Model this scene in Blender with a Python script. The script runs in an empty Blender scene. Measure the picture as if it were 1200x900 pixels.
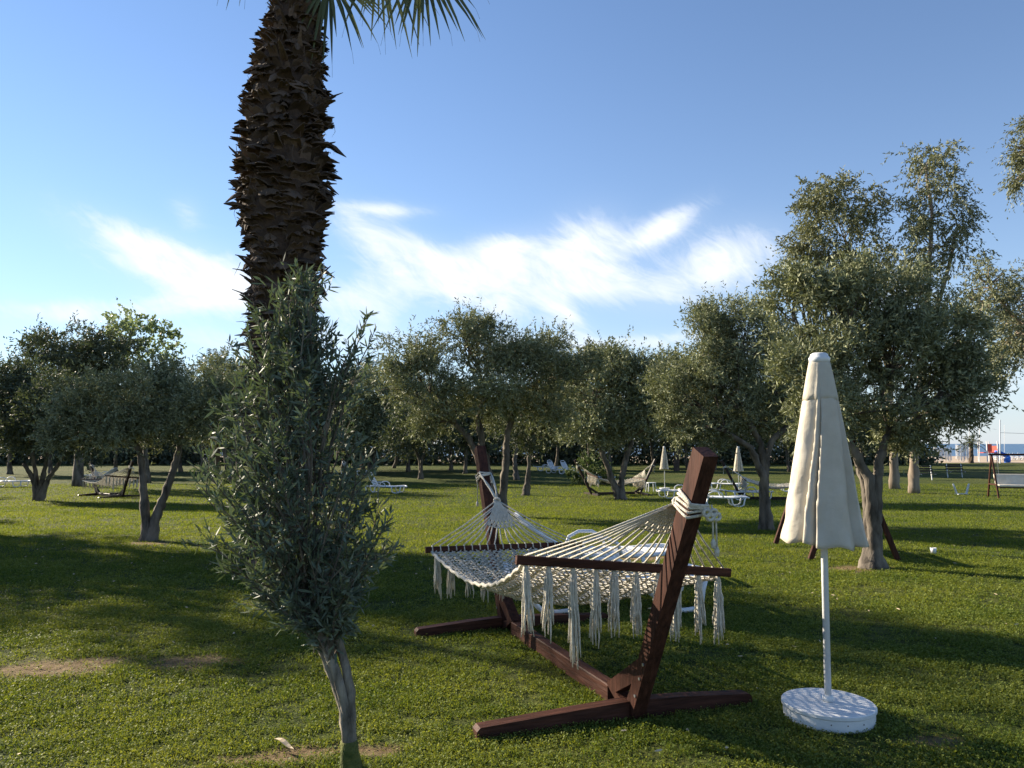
import bpy, math, random
import numpy as np
from mathutils import Vector, Matrix

R = math.radians
random.seed(7)
rng = np.random.default_rng(7)
scene = bpy.context.scene
COL = scene.collection

# ------------------------------------------------------------------ camera
CAM_Z = 1.60
PITCH = math.atan(70.0 / 901.0)
cam_data = bpy.data.cameras.new("camera")
cam_data.sensor_width = 36.0
cam_data.lens = 36.0 * 901.0 / 1200.0
cam_data.clip_start = 0.05
cam_data.clip_end = 20000
cam = bpy.data.objects.new("camera", cam_data)
COL.objects.link(cam)
cam.location = (0, 0, CAM_Z)
cam.rotation_euler = (R(90) + PITCH, 0, 0)
scene.camera = cam

# ------------------------------------------------------------------ exposure
scene.view_settings.view_transform = 'Standard'
scene.view_settings.look = 'None'
scene.view_settings.exposure = 1.42
scene.view_settings.gamma = 1.0
scene.cycles.max_bounces = 6
scene.cycles.diffuse_bounces = 3
scene.cycles.transmission_bounces = 4
scene.cycles.transparent_max_bounces = 4
scene.cycles.use_denoising = True
scene.cycles.sample_clamp_indirect = 6

# ------------------------------------------------------------------ sun and sky
SUN_EL = R(24)
SUN_DIR = Vector((-0.84, 0.54, 0)).normalized()          # towards the sun, on the ground
sun_vec = Vector((SUN_DIR.x * math.cos(SUN_EL), SUN_DIR.y * math.cos(SUN_EL), math.sin(SUN_EL)))
sl = bpy.data.lights.new("sun", 'SUN')
sl.energy = 5.0
sl.angle = R(0.5)
sl.color = (1.0, 0.87, 0.68)
so = bpy.data.objects.new("sun", sl)
COL.objects.link(so)
so.rotation_euler = sun_vec.to_track_quat('Z', 'Y').to_euler()

world = bpy.data.worlds.new("World")
scene.world = world
world.use_nodes = True
wn, wl = world.node_tree.nodes, world.node_tree.links
wn.clear()


def wnode(t, **kw):
    n = wn.new(t)
    for k, v in kw.items():
        setattr(n, k, v)
    return n


def wmath(op, a, b=None, c=None, clamp=False):
    n = wn.new('ShaderNodeMath')
    n.operation = op
    n.use_clamp = clamp
    for i, v in enumerate((a, b, c)):
        if v is None:
            continue
        if isinstance(v, (int, float)):
            n.inputs[i].default_value = v
        else:
            wl.new(v, n.inputs[i])
    return n.outputs[0]


sky = wnode('ShaderNodeTexSky', sky_type='NISHITA')
sky.sun_disc = False
sky.sun_elevation = SUN_EL
sky.sun_rotation = math.atan2(SUN_DIR.x, SUN_DIR.y)
sky.altitude = 0
sky.air_density = 1.0
sky.dust_density = 0.0
sky.ozone_density = 2.6
tc = wnode('ShaderNodeTexCoord')
sep = wnode('ShaderNodeSeparateXYZ')
wl.new(tc.outputs['Generated'], sep.inputs[0])
yy = wmath('MAXIMUM', sep.outputs[1], 0.08)
U = wmath('DIVIDE', sep.outputs[0], yy)
V = wmath('DIVIDE', sep.outputs[2], yy)


def noise2(su, sv, rot, scale, detail, rough, dist, off=0.0):
    cb = wnode('ShaderNodeCombineXYZ')
    c, s = math.cos(rot), math.sin(rot)
    a = wmath('ADD', wmath('MULTIPLY', U, c * su), wmath('MULTIPLY', V, s * su))
    b = wmath('ADD', wmath('MULTIPLY', U, -s * sv), wmath('MULTIPLY', V, c * sv))
    wl.new(a, cb.inputs[0])
    wl.new(b, cb.inputs[1])
    cb.inputs[2].default_value = off
    n = wnode('ShaderNodeTexNoise')
    n.inputs['Scale'].default_value = scale
    n.inputs['Detail'].default_value = detail
    n.inputs['Roughness'].default_value = rough
    n.inputs['Distortion'].default_value = dist
    wl.new(cb.outputs[0], n.inputs['Vector'])
    return n.outputs[0]


def blob(px, py, rx, ry, deg, amp):
    """one patch of cloud: centre direction and spread, in photo degrees turned into tangents"""
    u0, v0 = (px - 600) / 901, (520 - py) / 901
    c, s = math.cos(R(deg)), math.sin(R(deg))
    du, dv = wmath('SUBTRACT', U, u0), wmath('SUBTRACT', V, v0)
    a = wmath('MULTIPLY', wmath('ADD', wmath('MULTIPLY', du, c), wmath('MULTIPLY', dv, s)), 901 / (rx * 1.25))
    b = wmath('MULTIPLY', wmath('ADD', wmath('MULTIPLY', du, -s), wmath('MULTIPLY', dv, c)), 901 / (ry * 1.25))
    q = wmath('ADD', wmath('MULTIPLY', a, a), wmath('MULTIPLY', b, b))
    return wmath('MULTIPLY', wmath('EXPONENT', wmath('MULTIPLY', q, -1.0)), amp)


blobs = [(170, 292, 80, 20, -22, 1.15), (235, 322, 75, 26, -12, 1.0), (215, 352, 60, 12, 0, .6), (90, 366, 80, 13, -2, 0.8), (212, 243, 12, 16, 50, 0.5),
         (440, 241, 42, 8, -3, 0.8), (465, 292, 72, 18, -28, 1.15), (540, 328, 66, 22, -25, 1.0), (440, 345, 62, 30, 10, 0.85),
         (598, 288, 40, 17, 5, 1.0), (690, 285, 40, 30, 15, 1.15), (705, 330, 85, 20, -10, 1.0), (782, 262, 36, 13, 30, 1.2),
         (852, 303, 58, 30, 14, 1.25), (650, 356, 42, 11, -42, 1.1), (620, 330, 55, 20, 0, 0.7), (650, 404, 90, 10, 0, 0.6),
         (780, 398, 60, 9, 5, 0.6), (1040, 335, 55, 32, 10, 0.7), (1160, 440, 120, 26, 0, 0.45), (300, 400, 200, 16, 0, .45)]
tot = None
for b_ in blobs:
    g = blob(*b_)
    tot = g if tot is None else wmath('ADD', tot, g)
n1 = noise2(1.0, 2.3, R(-24), 6.0, 10, 0.6, 0.9)
n2 = noise2(1.0, 2.6, R(-34), 16.0, 8, 0.62, 1.6, 3.7)
nn = wmath('ADD', wmath('MULTIPLY', n1, 0.68), wmath('MULTIPLY', n2, 0.32))
tc_ = wmath('MINIMUM', tot, 1.15)
x_ = wmath('ADD', wmath('MULTIPLY', tc_, 0.80), wmath('MULTIPLY_ADD', nn, 3.0, -1.74))
dens = wmath('MULTIPLY', wmath('MULTIPLY', x_, 1.15, clamp=True), wmath('MULTIPLY', tc_, 1.6, clamp=True))
dens = wmath('ADD', wmath('MULTIPLY', dens, 0.80), wmath('MULTIPLY', tc_, 0.22), clamp=True)
bg_gain = wnode('ShaderNodeMix', data_type='RGBA')
bg_gain.inputs[0].default_value = 0.0
SKY_STRENGTH = 0.065
hs = wnode('ShaderNodeHueSaturation')
hs.inputs['Saturation'].default_value = 1.02
hs.inputs['Value'].default_value = 1.0
wl.new(sky.outputs[0], hs.inputs['Color'])
mixc = wnode('ShaderNodeMix', data_type='RGBA')
wl.new(dens, mixc.inputs[0])
tint = wnode('ShaderNodeMix', data_type='RGBA', blend_type='MULTIPLY')
tint.inputs[0].default_value = 1.0
wl.new(hs.outputs[0], tint.inputs[6])
tint.inputs[7].default_value = (1.0, 1.0, 1.07, 1)
low = wnode('ShaderNodeMix', data_type='RGBA')
el_ = wmath('MAXIMUM', sep.outputs[2], 0.0)
wl.new(wmath('MULTIPLY', wmath('EXPONENT', wmath('MULTIPLY', el_, -6.5)), 0.72), low.inputs[0])
wl.new(tint.outputs[2], low.inputs[6])
low.inputs[7].default_value = (3.3, 4.1, 5.2, 1)
wl.new(low.outputs[2], mixc.inputs[6])
mixc.inputs[7].default_value = (6.1, 6.4, 6.8, 1)
bg = wnode('ShaderNodeBackground')
bg.inputs['Strength'].default_value = SKY_STRENGTH
wl.new(mixc.outputs[2], bg.inputs['Color'])
wo = wnode('ShaderNodeOutputWorld')
wl.new(bg.outputs[0], wo.inputs['Surface'])


# ------------------------------------------------------------------ terrain and pixel helpers
def sstep(a, b, x):
    t = np.clip((x - a) / (b - a), 0, 1)
    return t * t * (3 - 2 * t)


def gz(x, y):
    """the lawn falls about two feet away from the camera towards the beach"""
    return -0.68 * sstep(7.0, 36.0, y + 0 * x)


def ray(px, py):
    u, v = (px - 600) / 901.0, (450 - py) / 901.0
    return Vector((u, math.cos(PITCH) - math.sin(PITCH) * v, math.sin(PITCH) + math.cos(PITCH) * v))


def gp(px, py):
    d = ray(px, py)
    t, dt = 1.0, 0.02
    while t < 400:
        p = d * t
        if CAM_Z + p.z <= float(gz(p.x, p.y)):
            break
        t += dt
        dt = 0.01 * t
    return Vector((d.x * t, d.y * t, float(gz(d.x * t, d.y * t))))


def at(px, py, Y):
    d = ray(px, py)
    t = Y / d.y
    return Vector((d.x * t, Y, CAM_Z + d.z * t))


# ------------------------------------------------------------------ materials
MATS = {}


def mat(name, c1, c2=None, scale=8.0, rough=0.7, bump=0.0, bscale=None, trans=0.0, island=False, spec=0.3,
        stretch=(1, 1, 1), detail=6, tcol=None, metallic=0.0):
    if name in MATS:
        return MATS[name]
    m = bpy.data.materials.new(name)
    m.use_nodes = True
    nt = m.node_tree
    nd, lk = nt.nodes, nt.links
    nd.clear()
    out = nd.new('ShaderNodeOutputMaterial')
    pb = nd.new('ShaderNodeBsdfPrincipled')
    pb.inputs['Roughness'].default_value = rough
    pb.inputs['Metallic'].default_value = metallic
    pb.inputs['Specular IOR Level'].default_value = spec
    c2 = c2 or c1
    mx = nd.new('ShaderNodeMix')
    mx.data_type = 'RGBA'
    mx.inputs[6].default_value = (*c1, 1)
    mx.inputs[7].default_value = (*c2, 1)
    tcn = nd.new('ShaderNodeTexCoord')
    mp = nd.new('ShaderNodeMapping')
    mp.inputs['Scale'].default_value = stretch
    lk.new(tcn.outputs['Object'], mp.inputs[0])
    nz = nd.new('ShaderNodeTexNoise')
    nz.inputs['Scale'].default_value = scale
    nz.inputs['Detail'].default_value = detail
    nz.inputs['Roughness'].default_value = 0.62
    lk.new(mp.outputs[0], nz.inputs['Vector'])
    if island:
        gi = nd.new('ShaderNodeNewGeometry')
        ad = nd.new('ShaderNodeMath')
        ad.operation = 'MULTIPLY_ADD'
        lk.new(gi.outputs['Random Per Island'], ad.inputs[0])
        ad.inputs[1].default_value = 0.6
        sb = nd.new('ShaderNodeMath')
        sb.operation = 'MULTIPLY_ADD'
        lk.new(nz.outputs[0], sb.inputs[0])
        sb.inputs[1].default_value = 1.3 if name in ('grass_blade', 'clover_leaflet') else 0.9
        sb.inputs[2].default_value = -0.52 if name in ('grass_blade', 'clover_leaflet') else -0.27
        lk.new(sb.outputs[0], ad.inputs[2])
        ad.use_clamp = True
        lk.new(ad.outputs[0], mx.inputs[0])
    else:
        rp = nd.new('ShaderNodeMapRange')
        rp.inputs[1].default_value = 0.32
        rp.inputs[2].default_value = 0.68
        lk.new(nz.outputs[0], rp.inputs[0])
        lk.new(rp.outputs[0], mx.inputs[0])
    lk.new(mx.outputs[2], pb.inputs['Base Color'])
    if bump:
        nb = nd.new('ShaderNodeTexNoise')
        nb.inputs['Scale'].default_value = bscale or scale * 4
        nb.inputs['Detail'].default_value = 5
        lk.new(mp.outputs[0], nb.inputs['Vector'])
        bp = nd.new('ShaderNodeBump')
        bp.inputs['Strength'].default_value = bump
        bp.inputs['Distance'].default_value = 0.02
        lk.new(nb.outputs[0], bp.inputs['Height'])
        lk.new(bp.outputs[0], pb.inputs['Normal'])
    last = pb.outputs[0]
    if trans:
        tr = nd.new('ShaderNodeBsdfTranslucent')
        if tcol:
            mu = nd.new('ShaderNodeMix')
            mu.data_type = 'RGBA'
            mu.blend_type = 'MULTIPLY'
            mu.inputs[0].default_value = 1
            lk.new(mx.outputs[2], mu.inputs[6])
            mu.inputs[7].default_value = (*tcol, 1)
            lk.new(mu.outputs[2], tr.inputs[0])
        else:
            lk.new(mx.outputs[2], tr.inputs[0])
        ms = nd.new('ShaderNodeMixShader')
        ms.inputs[0].default_value = trans
        lk.new(pb.outputs[0], ms.inputs[1])
        lk.new(tr.outputs[0], ms.inputs[2])
        last = ms.outputs[0]
    lk.new(last, out.inputs['Surface'])
    MATS[name] = m
    return m


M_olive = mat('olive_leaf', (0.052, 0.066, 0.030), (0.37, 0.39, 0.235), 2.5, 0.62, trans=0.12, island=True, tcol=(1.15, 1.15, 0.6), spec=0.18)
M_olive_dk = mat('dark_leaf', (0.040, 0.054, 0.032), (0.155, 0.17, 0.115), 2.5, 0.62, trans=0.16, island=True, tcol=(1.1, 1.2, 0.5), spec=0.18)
M_young = mat('young_olive_leaf', (0.044, 0.068, 0.043), (0.195, 0.232, 0.175), 5, 0.58, trans=0.16, island=True, tcol=(1.1, 1.2, 0.5), spec=0.2)
M_euc = mat('eucalyptus_leaf', (0.055, 0.066, 0.030), (0.31, 0.32, 0.185), 1.5, 0.62, trans=0.13, island=True, tcol=(1.15, 1.1, 0.55), spec=0.18)
M_pop = mat('light_leaf', (0.12, 0.165, 0.055), (0.30, 0.36, 0.16), 2, 0.5, trans=0.35, island=True, spec=0.35)
M_shrub = mat('shrub_leaf', (0.04, 0.07, 0.02), (0.15, 0.19, 0.05), 3, 0.5, trans=0.25, island=True)
M_palm = mat('palm_frond', (0.044, 0.060, 0.020), (0.112, 0.128, 0.048), 2, 0.45, trans=0.2, island=True, spec=0.4)
M_bark = mat('olive_bark', (0.030, 0.024, 0.019), (0.21, 0.18, 0.145), 6, 0.9, bump=0.9, bscale=26, stretch=(1, 1, 0.3))
M_ybark = mat('young_olive_bark', (0.070, 0.060, 0.047), (0.33, 0.29, 0.235), 16, 0.9, bump=1.0, bscale=45, stretch=(1, 1, 0.3), spec=0.15)
M_ebark = mat('eucalyptus_bark', (0.140, 0.105, 0.077), (0.322, 0.266, 0.203), 3, 0.85, bump=0.5, bscale=14, stretch=(1, 1, 0.2))
M_pbark = mat('palm_boot', (0.036, 0.027, 0.021), (0.165, 0.120, 0.090), 2.2, 0.85, bump=0.6, bscale=30, island=True, spec=0.1)
M_pcore = mat('palm_core', (0.035, 0.024, 0.018), (0.075, 0.05, 0.035), 10, 0.95, bump=1.0, bscale=30)
WOOD = ((0.026, 0.0110, 0.0080), (0.084, 0.034, 0.0225), 7, 0.6)
M_wood = mat('stained_wood', *WOOD, bump=0.35, bscale=12, spec=0.12, stretch=(5, 5, .5))          # grain up the posts
M_wood_across = mat('stained_wood_across', *WOOD, bump=0.35, bscale=12, spec=0.12, stretch=(5, .5, 5))
M_wood_along = mat('stained_wood_along', *WOOD, bump=0.35, bscale=12, spec=0.12, stretch=(.5, 5, 5))
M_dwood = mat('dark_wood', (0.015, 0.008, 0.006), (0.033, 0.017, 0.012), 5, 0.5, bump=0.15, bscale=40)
M_rope = mat('cotton_rope', (0.552, 0.506, 0.414), (0.736, 0.699, 0.607), 30, 0.9, bump=0.5, bscale=160, trans=0.08)
M_canvas = mat('cream_canvas', (0.63, 0.58, 0.47), (0.74, 0.70, 0.60), 5, 0.9, bump=0.55, bscale=11, trans=0.30, tcol=(1.0, 0.86, 0.62))
M_white = mat('white_plastic', (0.662, 0.681, 0.699), (0.754, 0.764, 0.773), 6, 0.38, spec=0.5)
M_wpaint = mat('white_paint', (0.607, 0.626, 0.635), (0.736, 0.745, 0.745), 9, 0.45, bump=0.1, bscale=60, spec=0.5)
M_cush = mat('cream_cushion', (0.607, 0.552, 0.442), (0.699, 0.653, 0.552), 6, 0.9, bump=0.1)
M_metal = mat('grey_metal', (0.3, 0.3, 0.3), (0.45, 0.45, 0.45), 10, 0.4, metallic=0.8)
M_sand = mat('beach_sand', (0.36, 0.28, 0.20), (0.48, 0.38, 0.28), 0.5, 0.95, bump=0.4, bscale=3)
M_red = mat('red_plastic', (0.45, 0.05, 0.03), (0.5, 0.07, 0.04), 5, 0.45)
M_blue = mat('blue_plastic', (0.02, 0.12, 0.5), (0.03, 0.15, 0.55), 5, 0.45)
M_stucco = mat('white_stucco', (0.6, 0.58, 0.54), (0.72, 0.70, 0.66), 2, 0.9)
M_tile = mat('terracotta_tile', (0.25, 0.09, 0.05), (0.35, 0.14, 0.08), 6, 0.85)
M_dark = mat('dark_glass', (0.03, 0.035, 0.04), (0.05, 0.055, 0.06), 3, 0.15, spec=0.6)
M_moss = mat('mossy_bark', (0.040, 0.058, 0.010), (0.16, 0.165, 0.05), 14, 0.95, bump=1.0, bscale=50)
M_dry = mat('dry_leaf', (0.42, 0.32, 0.20), (0.55, 0.45, 0.32), 20, 0.8)
M_grass = mat('grass_blade', (0.045, 0.090, 0.013), (0.210, 0.235, 0.052), 0.9, 0.6, trans=0.45, island=True, tcol=(1.6, 1.45, 0.5), spec=0.08)
M_clover = mat('clover_leaflet', (0.070, 0.115, 0.022), (0.245, 0.268, 0.076), 0.9, 0.55, trans=0.35, island=True, tcol=(1.6, 1.45, 0.5), spec=0.06)


def ground_material():
    m = bpy.data.materials.new('lawn')
    m.use_nodes = True
    nd, lk = m.node_tree.nodes, m.node_tree.links
    pb = nd['Principled BSDF']
    pb.inputs['Roughness'].default_value = 0.95
    pb.inputs['Specular IOR Level'].default_value = 0.1
    tcn = nd.new('ShaderNodeTexCoord')

    def nz(scale, detail=6, rough=0.6):
        n = nd.new('ShaderNodeTexNoise')
        n.inputs['Scale'].default_value = scale
        n.inputs['Detail'].default_value = detail
        n.inputs['Roughness'].default_value = rough
        lk.new(tcn.outputs['Object'], n.inputs['Vector'])
        return n.outputs[0]

    def ramp(v, a, b):
        r = nd.new('ShaderNodeMapRange')
        r.inputs[1].default_value = a
        r.inputs[2].default_value = b
        lk.new(v, r.inputs[0])
        return r.outputs[0]

    def mix(f, a, b):
        x = nd.new('ShaderNodeMix')
        x.data_type = 'RGBA'
        lk.new(f, x.inputs[0])
        for i, c in ((6, a), (7, b)):
            if isinstance(c, tuple):
                x.inputs[i].default_value = (*c, 1)
            else:
                lk.new(c, x.inputs[i])
        return x.outputs[2]
    c = mix(ramp(nz(0.35), 0.35, 0.65), (0.056, 0.085, 0.016), (0.135, 0.140, 0.036))
    c = mix(ramp(nz(9, 8, 0.7), 0.36, 0.62), c, (0.022, 0.034, 0.008))
    dry = nd.new('ShaderNodeAttribute')
    dry.attribute_name = 'bare'
    c = mix(dry.outputs['Fac'], c, mix(ramp(nz(14), 0.35, 0.65), (0.13, 0.085, 0.045), (0.27, 0.20, 0.11)))
    lk.new(c, pb.inputs['Base Color'])
    bp = nd.new('ShaderNodeBump')
    bp.inputs['Strength'].default_value = 0.9
    bp.inputs['Distance'].default_value = 0.05
    lk.new(nz(18, 8, 0.7), bp.inputs['Height'])
    lk.new(bp.outputs[0], pb.inputs['Normal'])
    return m


def sea_material():
    m = bpy.data.materials.new('sea_water')
    m.use_nodes = True
    nd, lk = m.node_tree.nodes, m.node_tree.links
    pb = nd['Principled BSDF']
    pb.inputs['Base Color'].default_value = (0.022, 0.075, 0.16, 1)
    pb.inputs['Roughness'].default_value = 0.32
    tcn = nd.new('ShaderNodeTexCoord')
    n = nd.new('ShaderNodeTexNoise')
    n.inputs['Scale'].default_value = 0.5
    n.inputs['Detail'].default_value = 6
    lk.new(tcn.outputs['Object'], n.inputs['Vector'])
    bp = nd.new('ShaderNodeBump')
    bp.inputs['Strength'].default_value = 0.6
    bp.inputs['Distance'].default_value = 0.4
    lk.new(n.outputs[0], bp.inputs['Height'])
    lk.new(bp.outputs[0], pb.inputs['Normal'])
    return m


# ------------------------------------------------------------------ object helpers
def tag(o, label=None, cat=None, group=None, kind=None):
    if label:
        o['label'] = label
    if cat:
        o['category'] = cat
    if group:
        o['group'] = group
    if kind:
        o['kind'] = kind
    return o


def empty(name, loc, label, cat, group=None, rz=0.0):
    o = bpy.data.objects.new(name, None)
    COL.objects.link(o)
    o.empty_display_size = 0.2
    o.location = loc
    o.rotation_euler = (0, 0, rz)
    return tag(o, label, cat, group)


def mesh_obj(name, verts, faces, material, parent=None, smooth=False):
    me = bpy.data.meshes.new(name)
    me.from_pydata([tuple(v) for v in verts], [], faces)
    if smooth:
        me.polygons.foreach_set('use_smooth', [True] * len(me.polygons))
    me.materials.append(material)
    me.update()
    o = bpy.data.objects.new(name, me)
    COL.objects.link(o)
    if parent:
        o.parent = parent
    return o


def array_obj(name, verts, k, material, parent=None):
    """verts (n*k,3): n separate polygons of k corners each"""
    verts = np.ascontiguousarray(verts, dtype=np.float32)
    nv = len(verts)
    nf = nv // k
    me = bpy.data.meshes.new(name)
    me.vertices.add(nv)
    me.vertices.foreach_set('co', verts.ravel())
    me.loops.add(nv)
    me.loops.foreach_set('vertex_index', np.arange(nv, dtype=np.int32))
    me.polygons.add(nf)
    me.polygons.foreach_set('loop_start', np.arange(0, nv, k, dtype=np.int32))
    me.materials.append(material)
    me.update(calc_edges=True)
    o = bpy.data.objects.new(name, me)
    COL.objects.link(o)
    if parent:
        o.parent = parent
    return o


class MB:
    def __init__(self, origin=(0, 0, 0)):
        self.v, self.f = [], []
        self.o = Vector(origin)

    def add(self, vs, fs):
        n = len(self.v)
        self.v += [Vector(p) - self.o for p in vs]
        self.f += [tuple(i + n for i in f) for f in fs]

    def box(self, c, s, rot=None):
        rot = rot or Matrix.Identity(3)
        c = Vector(c)
        vs = [c + rot @ Vector((x * s[0] / 2, y * s[1] / 2, z * s[2] / 2)) for x in (-1, 1) for y in (-1, 1) for z in (-1, 1)]
        self.add(vs, [(0, 1, 3, 2), (4, 6, 7, 5), (0, 4, 5, 1), (2, 3, 7, 6), (0, 2, 6, 4), (1, 5, 7, 3)])

    def bar(self, a, b, w, h, up=(0, 0, 1), bevel=0.006):
        """squared timber from a to b with chamfered long edges"""
        a, b = Vector(a), Vector(b)
        d = (b - a).normalized()
        s = d.cross(Vector(up)).normalized()
        u = s.cross(d).normalized()
        k = min(bevel, w * 0.3, h * 0.3)
        prof = [(w / 2 - k, -h / 2), (w / 2, -h / 2 + k), (w / 2, h / 2 - k), (w / 2 - k, h / 2),
                (-w / 2 + k, h / 2), (-w / 2, h / 2 - k), (-w / 2, -h / 2 + k), (-w / 2 + k, -h / 2)]
        vs = [p + s * x + u * y for p in (a, b) for x, y in prof]
        fs = [(i, (i + 1) % 8, 8 + (i + 1) % 8, 8 + i) for i in range(8)]
        self.add(vs, fs + [tuple(range(7, -1, -1)), tuple(range(8, 16))])

    def tube(self, pts, rad, n=8, rough=0.0, caps=True, flat=1.0):
        pts = [Vector(p) for p in pts]
        if isinstance(rad, (int, float)):
            rad = [rad] * len(pts)
        vs, ref = [], None
        for i, p in enumerate(pts):
            d = (pts[min(i + 1, len(pts) - 1)] - pts[max(i - 1, 0)])
            if d.length < 1e-9:
                d = Vector((0, 0, 1))
            d.normalize()
            if ref is None:
                ref = Vector((1, 0, 0)) if abs(d.x) < 0.8 else Vector((0, 1, 0))
            s = (ref - d * ref.dot(d)).normalized()
            ref = s
            t = d.cross(s)
            for k in range(n):
                a = 2 * math.pi * k / n
                r = rad[i] * (1 + (random.uniform(-rough, rough) if rough else 0))
                vs.append(p + s * math.cos(a) * r + t * math.sin(a) * r * flat)
        fs = []
        for i in range(len(pts) - 1):
            for k in range(n):
                fs.append((i * n + k, i * n + (k + 1) % n, (i + 1) * n + (k + 1) % n, (i + 1) * n + k))
        if caps:
            fs += [tuple(range(n - 1, -1, -1)), tuple(range((len(pts) - 1) * n, len(pts) * n))]
        self.add(vs, fs)

    def prism(self, poly, axis_x, axis_y, depth_vec, origin, holes=False):
        """flat polygon (2-D points) in the plane axis_x/axis_y pushed along depth_vec, both ways by half"""
        ax, ay, dv, og = Vector(axis_x), Vector(axis_y), Vector(depth_vec), Vector(origin)
        n = len(poly)
        vs = [og + ax * x + ay * y - dv / 2 for x, y in poly] + [og + ax * x + ay * y + dv / 2 for x, y in poly]
        self.add(vs, [tuple(range(n)), tuple(range(2 * n - 1, n - 1, -1))] + [(i, n + i, n + (i + 1) % n, (i + 1) % n) for i in range(n)])

    def lathe(self, prof, c, n=24):
        c = Vector(c)
        vs = [c + Vector((r * math.cos(2 * math.pi * k / n), r * math.sin(2 * math.pi * k / n), z)) for r, z in prof for k in range(n)]
        fs = [(i * n + k, i * n + (k + 1) % n, (i + 1) * n + (k + 1) % n, (i + 1) * n + k) for i in range(len(prof) - 1) for k in range(n)]
        fs += [tuple(range(n - 1, -1, -1)), tuple(range((len(prof) - 1) * n, len(prof) * n))]
        self.add(vs, fs)

    def build(self, name, material, parent=None, smooth=False):
        return mesh_obj(name, self.v, self.f, material, parent, smooth)


def children(o):
    return [c for c in COL.objects if c.parent == o]


def copy_tree(o, parent=None):
    c = o.copy()
    COL.objects.link(c)
    if parent:
        c.parent = parent
    for ch in list(o.children):
        copy_tree(ch, c)
    return c


def curve_pts(a, b, n, wob, bend=None):
    a, b = Vector(a), Vector(b)
    L = (b - a).length
    off = Vector((random.uniform(-1, 1), random.uniform(-1, 1), random.uniform(-.3, .6))) * wob * L if bend is None else bend
    out = []
    for i in range(n + 1):
        t = i / n
        out.append(a.lerp(b, t) + off * math.sin(math.pi * t) + (Vector((random.uniform(-1, 1), random.uniform(-1, 1), random.uniform(-1, 1))) * wob * L * 0.18 if 0 < i < n else Vector()))
    return out


# ------------------------------------------------------------------ value noise for the lawn
class VN:
    def __init__(self, seed):
        self.g = np.random.default_rng(seed).random((256, 256))

    def __call__(self, x, y, s):
        x, y = np.asarray(x) * s + 1000, np.asarray(y) * s + 1000
        i, j = np.floor(x).astype(int), np.floor(y).astype(int)
        fx, fy = x - i, y - j
        fx, fy = fx * fx * (3 - 2 * fx), fy * fy * (3 - 2 * fy)
        g = self.g
        a, b = g[i % 256, j % 256], g[(i + 1) % 256, j % 256]
        c, d = g[i % 256, (j + 1) % 256], g[(i + 1) % 256, (j + 1) % 256]
        return (a * (1 - fx) + b * fx) * (1 - fy) + (c * (1 - fx) + d * fx) * fy


vn = VN(3)
BARE = [(70, 785, 0.5, 0.22), (110, 778, 0.35, 0.15), (235, 778, 0.42, 0.2), (345, 885, 0.22, 0.12), (300, 892, 0.25, 0.06),
        (430, 880, 0.2, 0.1), (760, 655, 0.5, 0.3), (60, 628, 0.8, 0.18), (140, 628, 0.5, 0.15), (1100, 870, .15, .1), (1000, 668, .5, .3), (175, 637, .5, .3)]
BARE_W = [(gp(a, b), rx, ry) for a, b, rx, ry in BARE]


def bare(x, y):
    s = np.zeros_like(np.asarray(x, dtype=float))
    for p, rx, ry in BARE_W:
        s = np.maximum(s, np.exp(-(((x - p.x) / rx) ** 2 + ((y - p.y) / ry) ** 2)))
    n = vn(x, y, 4) * .5 + vn(x, y, 11) * .5
    return np.clip((s * 1.4 + (n - 0.5) * 1.1 - 0.35) * 1.6, 0, 1)


# ------------------------------------------------------------------ setting
LAWN_END = 92.0
xs = np.concatenate([np.arange(-120, -10, 2.0), np.arange(-10, 10, 0.12), np.arange(10, 121, 2.0)])
ys = np.concatenate([np.arange(-30, 2.6, 2.5), np.arange(2.6, 14, 0.12), np.arange(14, 40, 1.0), np.arange(40, LAWN_END + .1, 4)])
X, Yg = np.meshgrid(xs, ys)
Z = gz(X, Yg)
gv = np.stack([X.ravel(), Yg.ravel(), Z.ravel()], 1)
nx, ny = len(xs), len(ys)
ii, jj = np.meshgrid(np.arange(nx - 1), np.arange(ny - 1))
q = np.stack([jj * nx + ii, jj * nx + ii + 1, (jj + 1) * nx + ii + 1, (jj + 1) * nx + ii], -1).reshape(-1, 4)
lawn = mesh_obj('lawn', gv, [tuple(int(k) for k in r) for r in q], ground_material(), smooth=True)
at_ = lawn.data.attributes.new('bare', 'FLOAT', 'POINT')
at_.data.foreach_set('value', bare(gv[:, 0], gv[:, 1]).astype(np.float32))
tag(lawn, kind='structure')
mb = MB()
mb.add([(-500, LAWN_END - .5, -0.76), (500, LAWN_END - .5, -0.76), (500, 150, -.80), (-500, 150, -.80)], [(0, 1, 2, 3)])
tag(mb.build('beach', M_sand), kind='structure')
mb = MB()
mb.add([(-9000, 148, -1.3), (9000, 148, -1.3), (9000, 16000, -1.3), (-9000, 16000, -1.3)], [(0, 1, 2, 3)])
tag(mb.build('sea', sea_material()), kind='structure')
mb = MB()
mb.add([(-9000, -200, -2.6), (9000, -200, -2.6), (9000, 149, -2.6), (-9000, 149, -2.6)], [(0, 1, 2, 3)])
tag(mb.build('ground', M_sand), kind='structure')


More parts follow.
